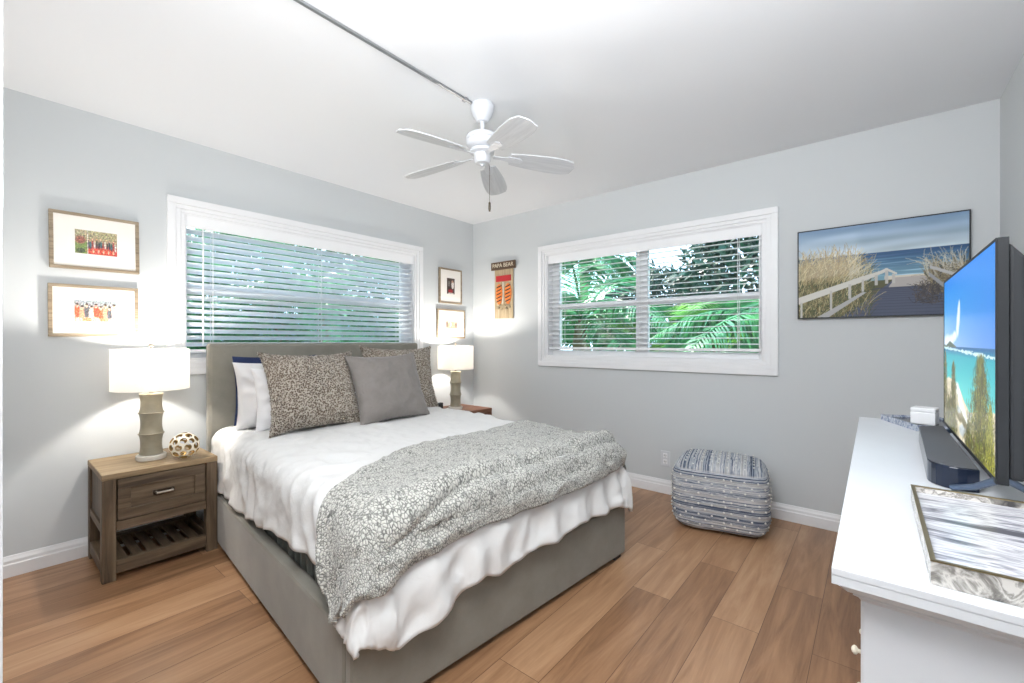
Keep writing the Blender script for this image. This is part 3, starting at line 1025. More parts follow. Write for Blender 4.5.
def framed(label, x0, x1, z0, z1, pw, ph, img, fw=.017, fd=.022, tilt=0, group=None):
    cx_, cz = (x0 + x1) / 2, (z0 + z1) / 2
    w, h = x1 - x0, z1 - z0
    r = thing('picture_frame', label, 'picture', (cx_, YA, cz))
    r.rotation_euler = (0, tilt, 0)
    m_ = MB()
    m_.box((-w / 2, -fd, h / 2 - fw), (w / 2, -.001, h / 2)); m_.box((-w / 2, -fd, -h / 2), (w / 2, -.001, -h / 2 + fw))
    m_.box((-w / 2, -fd, -h / 2 + fw), (-w / 2 + fw, -.001, h / 2 - fw)); m_.box((w / 2 - fw, -fd, -h / 2 + fw), (w / 2, -.001, h / 2 - fw))
    m_.build('frame', M['frame'], r, .002)
    bx('mat_board', (-w / 2 + fw, -.017, -h / 2 + fw), (w / 2 - fw, -.004, h / 2 - fw), M['mat'], r)
    picture('photo', img, pw, ph, M['photo'], r, Matrix.Translation((0, -.0175, 0)))
    return r
framed('wide wood-framed team photo, upper of two left of the window', .216, .580, 1.568, 1.872, .170, .128, img_team(), tilt=R_(-.6))
framed('wide wood-framed photo with orange crowd, lower of two above left lamp', .213, .577, 1.203, 1.484, .170, .116, img_group(), tilt=R_(-.4))
framed('upright wood-framed dark portrait photo, upper of two by the corner', 2.876, 3.182, 1.562, 1.915, .105, .160, img_portrait())
framed('wood-framed small sunset photo directly above the corner lamp', 2.850, 3.228, 1.206, 1.503, .155, .095, img_sunset())

# ------------------------------------------------------------ flip-flop sign on right wall
sg = thing('wooden_wall_sign', 'narrow wooden sign with striped flip flop pair hanging near corner', 'sign', (XB, 2.885, 1.41))
pal = MB()
for k in range(4):
    a = -.122 + k * .061
    pal.box((-.016, a + .001, 0), (-.004, a + .060, .53))
pal.box((-.004, -.11, .1), (-.001, .11, .14)); pal.box((-.004, -.11, .4), (-.001, .11, .44))
pal.build('plank_board', wood('bleached_pallet_wood', (150, 132, 104), (186, 166, 134), (206, 190, 160), 'Z', 1.2), sg, .002)
bx('header_board', (-.030, -.160, .495), (-.016, .160, .575), M['signd'], sg, .003)
bx('red_bar', (-.022, -.10, .375), (-.016, .10, .435), simple('red_paint', (186, 44, 48), .6), sg, .002)
def text(body, size, M4, mat, parent, name='lettering'):
    cu = bpy.data.curves.new(name, 'FONT'); cu.body = body; cu.size = size; cu.extrude = .001
    cu.align_x = 'CENTER'; cu.align_y = 'CENTER'
    o = bpy.data.objects.new(name, cu); COL.objects.link(o)
    dg = bpy.context.evaluated_depsgraph_get()
    me = bpy.data.meshes.new_from_object(o.evaluated_get(dg))
    bpy.data.objects.remove(o)
    me.transform(M4); me.materials.clear(); me.materials.append(mat)
    n = bpy.data.objects.new(name, me); COL.objects.link(n); n.parent = parent
    return n
FX = Matrix(((0, 0, -1, 0), (-1, 0, 0, 0), (0, 1, 0, 0), (0, 0, 0, 1)))   # text plane facing -x, reading towards -y
text('PAPA BEAR', .056, Matrix.Translation((-.0315, 0, .536)) @ FX, M['txt'], sg)
org = simple('orange_stripe_foam', (226, 128, 58), .7); drk = simple('dark_stripe', (58, 40, 36), .7)
for cy_ in (.055, -.062):
    f_ = MB()
    poly = []
    for k in range(28):
        a = 2 * PI * k / 28
        rx = .042 * (1 + .12 * math.sin(a)); poly.append((rx * math.cos(a), .105 * math.sin(a)))
    Mf = Matrix(((0, 0, -1, -.016), (-1, 0, 0, cy_), (0, 1, 0, .245), (0, 0, 0, 1)))
    f_.prism(poly, 0, .008, 0, Mf)
    fo = f_.build('flip_flop', org, sg)
    st_ = MB()
    for q in range(5):
        zz = -.075 + q * .036
        hw = .034
        st_.prism([(-hw, zz - .006), (hw * .2, zz + .004), (hw, zz + .016), (hw, zz + .026), (0, zz + .016), (-hw, zz + .004)], .008, .0095, 0, Mf)
    st_.build('stripes', drk, fo)
bw = MB(); bw.tube([(-.022, .0, .37), (-.024, -.004, .25), (-.022, .004, .15)], [.010, .007, .010], 8); bw.build('twine', M['ivory'], sg, smooth=True)
sh_ = MB()
for q in range(9):
    sh_.ico((-.022, -.08 + q * .02, .115 + .018 * math.sin(q * 2.3)), .016, 1)
sh_.build('shell_trim', simple('shell_mix', (176, 160, 132), .6, var=.3, nscale=60), sg, smooth=True)

# ------------------------------------------------------------ beach print on right wall
def strokes(img, n, xf, yf, lf, ang, cols, wid=1):
    H, W2 = img.shape[:2]
    for _ in range(n):
        x = xf() * W2; y = yf() * H; L = lf() * H; a = ang(); c = np.array(cols[rng.integers(len(cols))]) * rng.uniform(.8, 1.12)
        bend = rng.normal(0, .35)
        k = int(L) + 1
        for i in range(k):
            t = i / k; aa = a + bend * t
            X = int(x + math.sin(aa) * L * t); Y = int(y - math.cos(aa) * L * t)
            if 0 <= X < W2 and 0 <= Y < H:
                img[Y, X] = img[Y, X] * .25 + c * .75
def poly_fill(img, pts, col):
    H, W2 = img.shape[:2]
    Y, X = np.mgrid[0:H, 0:W2]; X = X / W2; Y = Y / H
    ins = np.zeros((H, W2), bool)
    n = len(pts)
    for i in range(n):
        (xa, ya), (xb, yb) = pts[i], pts[(i + 1) % n]
        c = ((ya > Y) != (yb > Y)) & (X < (xb - xa) * (Y - ya) / (yb - ya + 1e-9) + xa)
        ins ^= c
    img[ins] = col
def img_beach():
    H, W2 = 200, 280
    im = np.zeros((H, W2, 3))
    hz = .315
    Y, X = np.mgrid[0:H, 0:W2]; v = Y / H; u = X / W2
    sky = np.array((126, 156, 188)) + (np.array((188, 204, 212)) - np.array((126, 156, 188))) * np.clip(v / hz, 0, 1)[..., None]
    cl = np.array([[noise.noise(Vector((x / W2 * 3 + y / H * 2, y / H * 14, 1))) for x in range(W2)] for y in range(H)])
    sky += (cl * 26)[..., None]
    im[:] = sky
    s = np.clip((v - hz) / .27, 0, 1)[..., None]
    sea = np.array((36, 78, 122)) * (1 - s) + np.array((120, 160, 178)) * s
    wv = np.array([[noise.noise(Vector((x / W2 * 5, y / H * 60, 4))) for x in range(W2)] for y in range(H)])
    sea = sea + (np.clip(wv, 0, 1) * s[..., 0] * 150)[..., None] + (wv * 10)[..., None]
    im[v > hz] = sea[v > hz]
    poly_fill(im, [(.55, .58), (.80, .58), (.86, .64), (.55, .64)], (214, 206, 190))      # sand
    poly_fill(im, [(.30, .62), (.60, .62), (.45, 1), (.0, 1), (0, .5)], (84, 84, 54))
    poly_fill(im, [(.60, .62), (.80, .62), (.98, 1.0), (.28, 1.0), (.46, .80)], (76, 84, 106))    # boardwalk
    poly_fill(im, [(.61, .60), (.80, .60), (.84, .70), (.57, .70)], (176, 170, 166))
    for k in range(14):
        t = k / 13; y = .70 + .3 * t ** 1.5
        im[int(min(y, .995) * H), int((.50 - .2 * t) * W2):int((.82 + .15 * t) * W2)] = (58, 64, 84)
    poly_fill(im, [(.76, .55), (1, .48), (1, 1), (.97, 1), (.80, .66)], (92, 92, 80))
    grass = [(138, 128, 88), (170, 156, 112), (98, 104, 62), (66, 76, 48), (196, 182, 140), (118, 98, 62), (74, 82, 50), (52, 60, 40)]
    strokes(im, 1900, lambda: rng.beta(1.1, 1.9) * .5, lambda: rng.uniform(.5, 1.02), lambda: rng.uniform(.08, .24), lambda: rng.normal(.1, .3), grass)
    strokes(im, 420, lambda: rng.uniform(0, .36), lambda: rng.uniform(.42, .62), lambda: rng.uniform(.15, .27), lambda: rng.normal(.35, .3), [(176, 160, 118), (206, 192, 152), (160, 140, 100)])
    strokes(im, 60, lambda: rng.uniform(.3, .46), lambda: rng.uniform(.5, .66), lambda: rng.uniform(.1, .2), lambda: rng.normal(.4, .3), [(196, 188, 160)])
    strokes(im, 420, lambda: rng.uniform(.80, 1.0), lambda: rng.uniform(.55, .8), lambda: rng.uniform(.06, .2), lambda: rng.normal(-.2, .4), [(70, 66, 56), (120, 108, 84), (160, 146, 112)])
    strokes(im, 60, lambda: rng.uniform(.78, 1.0), lambda: rng.uniform(.5, .62), lambda: rng.uniform(.12, .22), lambda: rng.normal(-.5, .25), [(196, 192, 176)])
    strokes(im, 200, lambda: rng.uniform(.72, .86), lambda: rng.uniform(.7, .9), lambda: rng.uniform(.04, .1), lambda: rng.normal(0, .7), [(52, 50, 56), (80, 72, 70)])
    # railings
    rail = (208, 206, 198)
    poly_fill(im, [(0, .76), (.42, .56), (.52, .52), (.56, .49), (.56, .53), (.42, .62), (0, .84)], rail)
    poly_fill(im, [(.13, .99), (.42, .73), (.44, .74), (.20, 1.0)], (176, 176, 176))
    poly_fill(im, [(.56, .49), (.62, .55), (.62, .57), (.56, .52)], rail)
    for x, y0_, y1_ in ((.02, .82, 1), (.22, .70, .92), (.34, .64, .80), (.42, .60, .73), (.50, .56, .67), (.56, .52, .66), (.60, .56, .66)):
        poly_fill(im, [(x - .008, y0_), (x + .008, y0_), (x + .008, y1_), (x - .008, y1_)], (190, 188, 182))
    poly_fill(im, [(.80, .50), (1.0, .64), (1.0, .68), (.80, .53)], (186, 186, 186))
    poly_fill(im, [(.79, .56), (.98, .86), (1.0, .86), (1.0, .89), (.97, .90), (.79, .60)], (150, 152, 156))
    return im
pt = thing('beach_picture', 'wide print of beach boardwalk, dune grass and sea on right wall', 'picture', (XB, -.011, 1.6))
PWd, PHt = .776, .558
MPx = Matrix.Rotation(-PI / 2, 4, 'Z')    # local x -> -y, facing -x
f_ = MB(); e_ = .006
f_.box((-.030, -PWd / 2, PHt / 2 - e_), (-.001, PWd / 2, PHt / 2)); f_.box((-.030, -PWd / 2, -PHt / 2), (-.001, PWd / 2, -PHt / 2 + e_))
f_.box((-.030, -PWd / 2, -PHt / 2 + e_), (-.001, -PWd / 2 + e_, PHt / 2 - e_)); f_.box((-.030, PWd / 2 - e_, -PHt / 2 + e_), (-.001, PWd / 2, PHt / 2 - e_))
f_.box((-.026, -PWd / 2 + e_, -PHt / 2 + e_), (-.001, PWd / 2 - e_, PHt / 2 - e_))
f_.build('frame', M['blackm'], pt)
picture('print', img_beach(), PWd - .012, PHt - .012, M['canvas'], pt, Matrix.Translation((-.0268, 0, 0)) @ MPx)

# ------------------------------------------------------------ ceiling fan
HX, HY = 1.70, 1.612
fan = thing('ceiling_fan', 'white five-blade ceiling fan with pull chain hanging over the bed', 'fan', (HX, HY, HC))
c_ = MB(); c_.lathe([(.060, 0), (.064, -.006), (.062, -.03), (.050, -.062), (.036, -.082), (.030, -.090), (.014, -.092)], 40); c_.build('canopy', M['fan'], fan, smooth=True)
c_ = MB(); c_.lathe([(.030, -.086), (.016, -.092), (.012, -.094), (.012, -.150), (.022, -.160), (.0, -.160)], 24); c_.build('downrod', M['fan'], fan, smooth=True)
c_ = MB(); c_.lathe([(.018, -.148), (.050, -.152), (.080, -.166), (.088, -.178), (.088, -.190), (.084, -.194), (.086, -.199), (.086, -.212), (.078, -.224), (.055, -.234), (.040, -.240)], 48); c_.build('motor_housing', M['fan'], fan, smooth=True)
c_ = MB(); c_.lathe([(.060, -.238), (.066, -.244), (.066, -.256), (.046, -.264), (.044, -.300), (.036, -.312), (.012, -.318), (.008, -.326), (.0, -.327)], 36); c_.build('switch_housing', M['fan'], fan, smooth=True)
c_ = MB()
c_.tube([(.03, -.02, -.30), (.033, -.022, -.34), (.033, -.022, -.515)], .0013, 6); pc = c_.build('pull_chain', M['bronze'], fan)
c_ = MB(); c_.lathe([(.001, -.512), (.006, -.518), (.0068, -.55), (.005, -.565), (.001, -.567)], 12, (.033, -.022, 0)); c_.build('chain_fob', M['bronze'], pc, smooth=True)
def blade_mesh():
    b = MB()
    N = 22; top = []; Lr, Lt = .15, .495
    for i in range(N + 1):
        t = i / N
        x = Lr + (Lt - Lr) * t
        w = .040 + .030 * math.sin(PI * min(1, t * .62 + .08)) ** 1.0
        w *= (1 - .22 * max(0, (t - .80) / .20) ** 2)
        top.append((x, w))
    poly = [(x, w) for x, w in top] + [(top[-1][0] + .014, 0)] + [(x, -w * .92) for x, w in reversed(top)] + [(top[0][0] - .012, 0)]
    b.prism(poly, -.003, .003)
    return b
def iron_mesh():
    b = MB()
    b.prism([(.060, -.012), (.100, -.010), (.150, -.022), (.205, -.020), (.222, 0), (.205, .020), (.150, .022), (.100, .010), (.060, .012)], -.008, -.0032)
    for x, y in ((.17, .012), (.17, -.012), (.205, 0)):
        b.lathe([(.004, -.010), (.004, -.0078)], 10, (x, y, 0))
    return b
for k in range(5):
    a = R_(31 + 72 * k)
    Mb = Matrix.Translation((0, 0, -.266)) @ Matrix.Rotation(a, 4, 'Z') @ Matrix.Rotation(R_(4.5), 4, 'Y') @ Matrix.Rotation(R_(-13), 4, 'X')
    bo = blade_mesh().build('blade', M['blade'], fan, .0012); bo.matrix_local = Mb
    io = iron_mesh().build('blade_bracket', M['fan'], bo, .001)
cd = MB(); cd.box((-1.3, 1.626, HC - .011), (1.648, 1.644, HC)); cd.box((1.585, 1.620, HC - .015), (1.605, 1.650, HC))
cdo = cd.build('ceiling_cable_raceway', M['steel'], None, .003)
tag(cdo, 'thin grey metal cable cover running along ceiling to the fan', 'cable cover')

# ------------------------------------------------------------ pouf
def pouf():
    L, D, Hh = .53, .45, .42
    NU, NV = 200, 110
    vs = []; fs = []; knots = []
    def pos(a, ph):
        # superellipsoid rounded box
        e1, e2 = .32, .33
        ca, sa = math.cos(a), math.sin(a); cp, sp = math.cos(ph), math.sin(ph)
        f = lambda x, e: math.copysign(abs(x) ** e, x)
        x = f(cp, e1) * f(ca, e2) * L / 2; y = f(cp, e1) * f(sa, e2) * D / 2; z = f(sp, e1 * 1.15) * Hh / 2
        bul = 1 + .05 * (1 - (2 * z / Hh) ** 2)
        x *= bul; y *= bul
        if z > 0:
            top = max(0, 1 - (abs(x) / (L / 2)) ** 2) * max(0, 1 - (abs(y) / (D / 2)) ** 2); z += .018 * top
        return Vector((x, y, z))
    for j in range(NV + 1):
        ph = -PI / 2 + PI * j / NV
        ph = math.copysign((abs(ph) / (PI / 2)) ** 1.0 * PI / 2, ph)
        for i in range(NU):
            a = 2 * PI * i / NU
            p = pos(a, ph)
            topf = sstep(.70, .95, p.z / (Hh / 2))
            side = math.sin(2 * PI * p.z / .0215 + 1.5 * noise.noise(p * 6)); tp = math.sin(2 * PI * p.x / .0215 + 1.5 * noise.noise(p * 6))
            d = .0028 * (side * (1 - topf) + tp * topf) + .006 * noise.noise(p * 7)
            n = Vector((p.x / (L * L), p.y / (D * D), p.z / (Hh * Hh))).normalized()
            vs.append(tuple(p + n * d))
    for j in range(NV):
        for i in range(NU):
            i2 = (i + 1) % NU
            fs.append((j * NU + i, j * NU + i2, (j + 1) * NU + i2, (j + 1) * NU + i))
    mb = MB(); mb.add([(x, y, z + Hh / 2 + .004) for x, y, z in vs], fs, 0)
    # knots in rows
    row = 0; z = -.155
    pp = []; tot = 0; q0 = None
    for k in range(4001):
        a = 2 * PI * k / 4000; x, y = math.cos(a), math.sin(a)
        q = Vector((math.copysign(abs(x) ** .33, x) * L / 2, math.copysign(abs(y) ** .33, y) * D / 2))
        if q0 is not None: tot += (q - q0).length
        pp.append((tot, a)); q0 = q
    angs = []; kk = 0
    for m_ in range(1040):
        while pp[kk][0] < tot * m_ / 1040: kk += 1
        angs.append(pp[kk][1])
    while z < .165:
        n = 26
        for i in range(n):
            a0 = angs[int(len(angs) * ((i + .5 * (row % 2)) / n % 1))]
            x = math.cos(a0); y = math.sin(a0)
            e = .33; x = math.copysign(abs(x) ** e, x) * L / 2; y = math.copysign(abs(y) ** e, y) * D / 2
            # walk the rounded rectangle
            cp = (1 - min(1, abs(z / (Hh / 2))) ** (2 / .368)) ** (.32 / 2)
            bul = (1 + .05 * (1 - (2 * z / Hh) ** 2)) * cp
            p = Vector((x * bul, y * bul, z))
            nn = Vector((p.x ** 3 / (L ** 4), p.y ** 3 / (D ** 4), 0)).normalized()
            p += nn * .003
            mb.ico((p.x, p.y, p.z + Hh / 2 + .004), .007, 1, 1)
        z += .032; row += 1
    for i in range(9):
        for j in range(6):
            x = -.19 + i * .0475; y = -.16 + j * .064 + (.03 if i % 2 else 0)
            top = max(0, 1 - (abs(x) / (L / 2)) ** 2) * max(0, 1 - (abs(y) / (D / 2)) ** 2)
            cpx = max(abs(x) / (L / 2), abs(y) / (D / 2))
            zt = Hh / 2 * (1 - cpx ** 6) ** .17 + .018 * top
            if cpx < .86: mb.ico((x, y, zt + Hh / 2 + .004), .006, 1, 1)
    return mb
kp = NT('woven_blue_grey_stripes')
v_ = kp.coords()
sx = kp.n('ShaderNodeSeparateXYZ'); kp.l(v_, sx.inputs[0])
def stripes(axis_out, seed):
    cmb = kp.n('ShaderNodeCombineXYZ')
    kp.l(axis_out, cmb.inputs[2]); cmb.inputs[0].default_value = seed
    s_ = kp.n('ShaderNodeVectorMath', operation='MULTIPLY'); s_.inputs[1].default_value = (1, 1, 115.0); kp.l(cmb.outputs[0], s_.inputs[0])
    n1 = kp.n('ShaderNodeTexNoise', i_Scale=1.0, i_Detail=2.0, i_Roughness=.6)
    n2 = kp.n('ShaderNodeVectorMath', operation='ADD'); 
    n3 = kp.n('ShaderNodeTexNoise', i_Scale=9.0, i_Detail=3.0); kp.l(v_, n3.inputs['Vector'])
    sc3 = kp.n('ShaderNodeVectorMath', operation='SCALE'); sc3.inputs['Scale'].default_value = .7; kp.l(n3.outputs['Color'], sc3.inputs[0])
    kp.l(s_.outputs[0], n2.inputs[0]); kp.l(sc3.outputs[0], n2.inputs[1])
    kp.l(n2.outputs[0], n1.inputs['Vector'])
    return kp.ramp(n1.outputs['Fac'], [(.34, lin((62, 74, 96))), (.42, lin((110, 120, 138))), (.47, lin((206, 210, 214))), (.51, lin((112, 122, 140))), (.56, lin((222, 222, 222))), (.64, lin((168, 168, 168)))])
ca_ = stripes(sx.outputs['Z'], 3.3); cb_ = stripes(sx.outputs['X'], 8.1)
mr = kp.n('ShaderNodeMapRange'); mr.inputs['From Min'].default_value = .375; mr.inputs['From Max'].default_value = .39
kp.l(sx.outputs['Z'], mr.inputs['Value'])
mx_ = kp.n('ShaderNodeMix', data_type='RGBA'); kp.l(mr.outputs['Result'], mx_.inputs['Factor']); kp.l(ca_, mx_.inputs['A']); kp.l(cb_, mx_.inputs['B'])
kp.l(mx_.outputs['Result'], kp.b.inputs['Base Color']); kp.b.inputs['Roughness'].default_value = .9
po = pouf().build('floor_pouf', [kp.m, simple('white_knot', (226, 226, 222), .8)], None, smooth=False)
for p in po.data.polygons: p.use_smooth = True
po.location = (3.04, .765, 0); po.rotation_euler = (0, 0, R_(90 + 11))
tag(po, 'blue grey striped woven pouf with white knots on floor by wall', 'pouf')

# ------------------------------------------------------------ dresser
DX0, DX1, DYF, DYB, DZ = .783, 2.42, .047, YR + .018, .85
dr = thing('dresser', 'white painted dresser with moulded top along the right edge', 'dresser', (DX0, DYB, 0))
DL, DD = DX1 - DX0, DYF - DYB
t_ = MB()
t_.box((0, 0, DZ - .012), (DL, DD, DZ)); t_.build('top_board', M['white'], dr, .0015)
prof = [(.000, .8385), (.000, .826), (.006, .824), (.012, .818), (.018, .812), (.024, .811), (.024, .807), (.030, .803), (.034, .797), (.034, .790)]
t_ = MB()
for (i1, za), (i2, zb) in zip(prof, prof[1:]):
    def ring(i, z): return [(i, 0, z), (DL - i, 0, z), (DL - i, DD - i, z), (i, DD - i, z)]
    t_.add(ring(i1, za) + ring(i2, zb), [(0, 1, 5, 4), (1, 2, 6, 5), (2, 3, 7, 6), (3, 0, 4, 7)])
t_.build('crown_moulding', M['white'], dr)
IN = .035
bx('carcass', (IN, .0, .08), (DL - IN, DD - IN, .80), M['white'], dr, .002)
t_ = MB(); t_.box((IN - .003, 0, 0), (DL - IN + .003, DD - IN + .003, .085)); t_.build('plinth', M['white'], dr, .004)
nx, nz = 3, 3
cw = (DL - 2 * IN - .04) / nx; chh = (.795 - .10) / nz
for i in range(nx):
    for j in range(nz):
        a, b = IN + .02 + i * cw + .008, IN + .02 + (i + 1) * cw - .008
        c, d = .10 + j * chh + .008, .10 + (j + 1) * chh - .008
        q = bx('drawer', (a, DD - IN - .01, c), (b, DD - IN + .003, d), M['white'], dr, .004)
        for kx in (.10, .68):
            kn = MB(); Mk = Matrix.Translation((a + (b - a) * kx, DD - IN + .003, (c + d) / 2)) @ Matrix.Rotation(-PI / 2, 4, 'X')
            kn.lathe([(.003, 0), (.003, .004), (.006, .006), (.007, .009), (.004, .012), (.0, .013)], 18, M4=Mk); kn.build('knob', M['ivory'], q, smooth=True)

# television
TX0, TX1, TY, TZ0, TZ1 = 1.254, 2.072, -.184, .898, 1.378
tv = thing('television', 'flat television showing turquoise beach and palms on white dresser', 'television', ((TX0 + TX1) / 2, TY, DZ))
tw = TX1 - TX0; th_ = TZ1 - TZ0; zb_ = TZ0 - DZ
b_ = MB(); b_.box((-tw / 2, -.017, zb_), (tw / 2, -.001, zb_ + th_))
for s in (-1, 1): b_.box((s * tw / 2 - (.006 if s > 0 else 0), -.001, zb_), (s * tw / 2 + (0 if s > 0 else .006), .001, zb_ + th_))
b_.box((-tw / 2 + .006, -.001, zb_ + th_ - .006), (tw / 2 - .006, .001, zb_ + th_)); b_.box((-tw / 2 + .006, -.001, zb_), (tw / 2 - .006, .001, zb_ + .010))
b_.build('bezel', M['blackm'], tv, .001)
bk = MB()
A0 = [(-tw / 2 + .003, zb_ + .01), (tw / 2 - .003, zb_ + .01), (tw / 2 - .003, zb_ + th_ - .01), (-tw / 2 + .003, zb_ + th_ - .01)]
A1 = [(-tw / 2 + .06, zb_ + .03), (tw / 2 - .06, zb_ + .03), (tw / 2 - .08, zb_ + th_ - .12), (-tw / 2 + .08, zb_ + th_ - .12)]
bk.add([(x, -.017, z) for x, z in A0] + [(x, -.040, (z if k < 2 else z - .03)) for k, (x, z) in enumerate(A0)] + [(x, -.062, z) for x, z in A1],
       [(0, 1, 5, 4), (1, 2, 6, 5), (2, 3, 7, 6), (3, 0, 4, 7), (4, 5, 9, 8), (5, 6, 10, 9), (6, 7, 11, 10), (7, 4, 8, 11), (8, 9, 10, 11), (0, 3, 2, 1)])
bk.build('back_housing', M['charcoal'], tv, .006)
def img_tv():
    H, W2 = 180, 300
    Y, X = np.mgrid[0:H, 0:W2]; v = 1 - Y / H; u = X / W2
    hz = .545
    im = np.zeros((H, W2, 3))
    t = np.clip((v - hz) / (1 - hz), 0, 1)[..., None]
    lowc = np.array((172, 204, 236)) + (np.array((84, 140, 222)) - np.array((172, 204, 236))) * u[..., None]
    im[:] = lowc * (1 - t) + np.array((6, 128, 226)) * t
    def n2(x, y, k): return noise.noise(Vector((x, y, k)))
    for (cx, cy, rx, ry) in ((.40, .76, .03, .05), (.385, .71, .035, .05), (.37, .655, .03, .045), (.41, .80, .016, .03), (.30, .615, .05, .03), (.22, .59, .07, .035), (.1, .58, .1, .045)):
        blob(im, cx, 1 - cy, rx, ry, (226, 236, 246), .7)
    m = v < hz
    s = np.clip((hz - v) / .28, 0, 1)[..., None]
    sea = np.array((8, 92, 150)) * np.clip(1 - s * 5, 0, 1) + (1 - np.clip(1 - s * 5, 0, 1)) * (np.array((16, 158, 178)) * (1 - s) + np.array((96, 208, 204)) * s)
    im[m] = sea[m]
    poly_fill(im, [(.0, 1 - .555), (.08, 1 - .56), (.17, 1 - .585), (.24, 1 - .57), (.34, 1 - .548), (.34, 1 - .54), (0, 1 - .54)], (86, 104, 92))
    for k in range(260):
        x = rng.uniform(0, 1); y = .535 - .03 * x + rng.normal(0, .004); yy = int((1 - y) * H); xx = int(x * W2)
        im[yy, xx:xx + 6] = (206, 236, 240)
    poly_fill(im, [(0, .70), (.14, .66), (.30, .67), (.42, .70), (.52, .76), (.62, .80), (.80, .76), (1, .72), (1, 1), (0, 1)], (226, 216, 190))
    for k in range(9):
        blob(im, .36 + .035 * k, .70 + .032 * k, .05, .03, (240, 244, 240), .6)
    for k in range(26):
        blob(im, rng.uniform(.15, .75), rng.uniform(.80, .98), rng.uniform(.03, .08), rng.uniform(.01, .03), [(150, 140, 108), (196, 204, 206), (120, 112, 76)][k % 3], .6)
    def tree(cx, w, top, cols, n):
        for _ in range(n):
            q = rng.uniform(0, 1) ** .8
            y = 1 - top + q * top
            ww = w * (.25 + .85 * min(1, q * 1.6)) * (.65 + .5 * abs(math.sin(q * 26 + cx * 9)))
            x = cx + rng.normal(0, .42) * ww
            c = np.array(cols[rng.integers(len(cols))]) * (rng.uniform(.45, 1.2))
            L = rng.integers(3, 9); dx = rng.normal(0, 1.2)
            for i in range(L):
                Yy = int(y * H) + i; Xx = int(x * W2 + dx * i * .5)
                if 0 <= Yy < H and 0 <= Xx < W2: im[Yy, Xx] = im[Yy, Xx] * .2 + c * .8
    cl = [(120, 128, 52), (84, 94, 40), (58, 66, 34), (160, 150, 70), (96, 74, 44)]
    tree(.04, .10, .52, cl, 1500); tree(.27, .12, .46, cl, 2000); tree(.80, .20, .52, cl + [(150, 152, 56), (130, 140, 46)], 5200)
    tree(.14, .1, .22, cl, 900); tree(.60, .08, .16, cl, 600); tree(.93, .08, .3, [(170, 170, 60), (196, 190, 80), (110, 116, 40)], 900)
    return im
# faces +y, image left is +x
picture('screen', img_tv(), tw - .012, th_ - .016, M['screen'], tv, Matrix.Translation((0, -.0002, zb_ + th_ / 2 + .002)) @ Matrix.Rotation(PI, 4, 'Z'))
for s, xx in ((-1, -tw / 2 + .03), (1, tw / 2 - .14)):
    ft = MB()
    ft.tube([(xx - .02, -.012, zb_ + .012), (xx + .045, .020, .02), (xx + .07, .052, .006)], [.008, .007, .006], 8)
    ft.tube([(xx - .02, -.012, zb_ + .012), (xx + .04, -.05, .03), (xx + .07, -.10, .006)], [.008, .007, .006], 8)
    ft.build('stand_foot', M['bluegrey'], tv, smooth=True)
cb = MB()
cb.tube([(-tw / 2 + .10, -.064, .32), (-tw / 2 + .06, -.13, .30), (-tw / 2 + .05, -.16, .24), (-tw / 2 + .07, -.12, .20), (-tw / 2 + .03, -.10, .15), (-tw / 2 - .0, -.13, .10), (-tw / 2 + .0, -.19, .03), (-tw / 2 + .1, -.24, .006)], .0035, 8)
cb.tube([(-tw / 2 + .12, -.064, .22), (-tw / 2 + .04, -.15, .18), (-tw / 2 + .02, -.20, .12), (-tw / 2 + .05, -.22, .05), (-tw / 2 + .2, -.26, .006)], .003, 8)
cb.build('power_cable', M['black'], tv, smooth=True)

# soundbar / speaker with rounded near end
sb = thing('soundbar', 'short dark speaker bar with rounded end lying before the television', 'speaker', (0, 0, DZ + .0005))
pl = [(1.985, -.176), (1.935, -.113), (1.42, -.097), (1.405, -.0985), (1.391, -.1025), (1.379, -.109), (1.369, -.118), (1.362, -.129), (1.358, -.142), (1.357, -.156), (1.362, -.176)]
s_ = MB(); s_.prism(pl, 0, .049); s_.build('body', M['navyp'], sb, .002)
cxp = sum(p[0] for p in pl) / len(pl); cyp = sum(p[1] for p in pl) / len(pl)
s_ = MB(); s_.prism([(cxp + (x - cxp) * .99, cyp + (y - cyp) * .96) for x, y in pl], .049, .052); s_.build('top_grille', M['meshgrey'], sb, .001)

# marbled trays
def tray(label, loc, rz, w, d, h, inside, side, edge):
    r = thing('marbled_tray', label, 'tray', loc, rz)
    e = .0055
    bx('tray_floor', (e, e, 0), (w - e, d - e, h * .62), inside, r)
    m_ = MB()
    m_.box((0, 0, 0), (w, e, h - .002)); m_.box((0, d - e, 0), (w, d, h - .002)); m_.box((0, e, 0), (e, d - e, h - .002)); m_.box((w - e, e, 0), (w, d - e, h - .002))
    m_.build('tray_wall', side, r)
    m_ = MB(); g = .0005
    m_.box((-g, -g, h - .002), (w + g, e, h)); m_.box((-g, d - e, h - .002), (w + g, d + g, h)); m_.box((-g, e, h - .002), (e, d - e, h)); m_.box((w - e, e, h - .002), (w + g, d - e, h))
    m_.build('rim', edge, r)
    return r
tray('grey and white marbled tray, near end of white dresser top', (.810, -.345, DZ + .0005), 0, .401, .286, .033, M['marb'], M['marbd'], M['goldt'])
ft_ = tray('blue grey marbled tray holding white box at dresser far end', (2.155, -.121, DZ + .0005), R_(22.5) - PI / 2, .19, .255, .022, M['navyp'], M['marbb'], M['marbb'])
cube = thing('white_box', 'small plain white rounded box standing in far blue tray', 'box', (2.275, -.150, DZ + .0148), R_(-14))
bx('body', (-.035, -.035, 0), (.035, .035, .046), M['vinyl'], cube, .004)
bx('lid', (-.035, -.035, .0463), (.035, .035, .062), M['vinyl'], cube, .004)

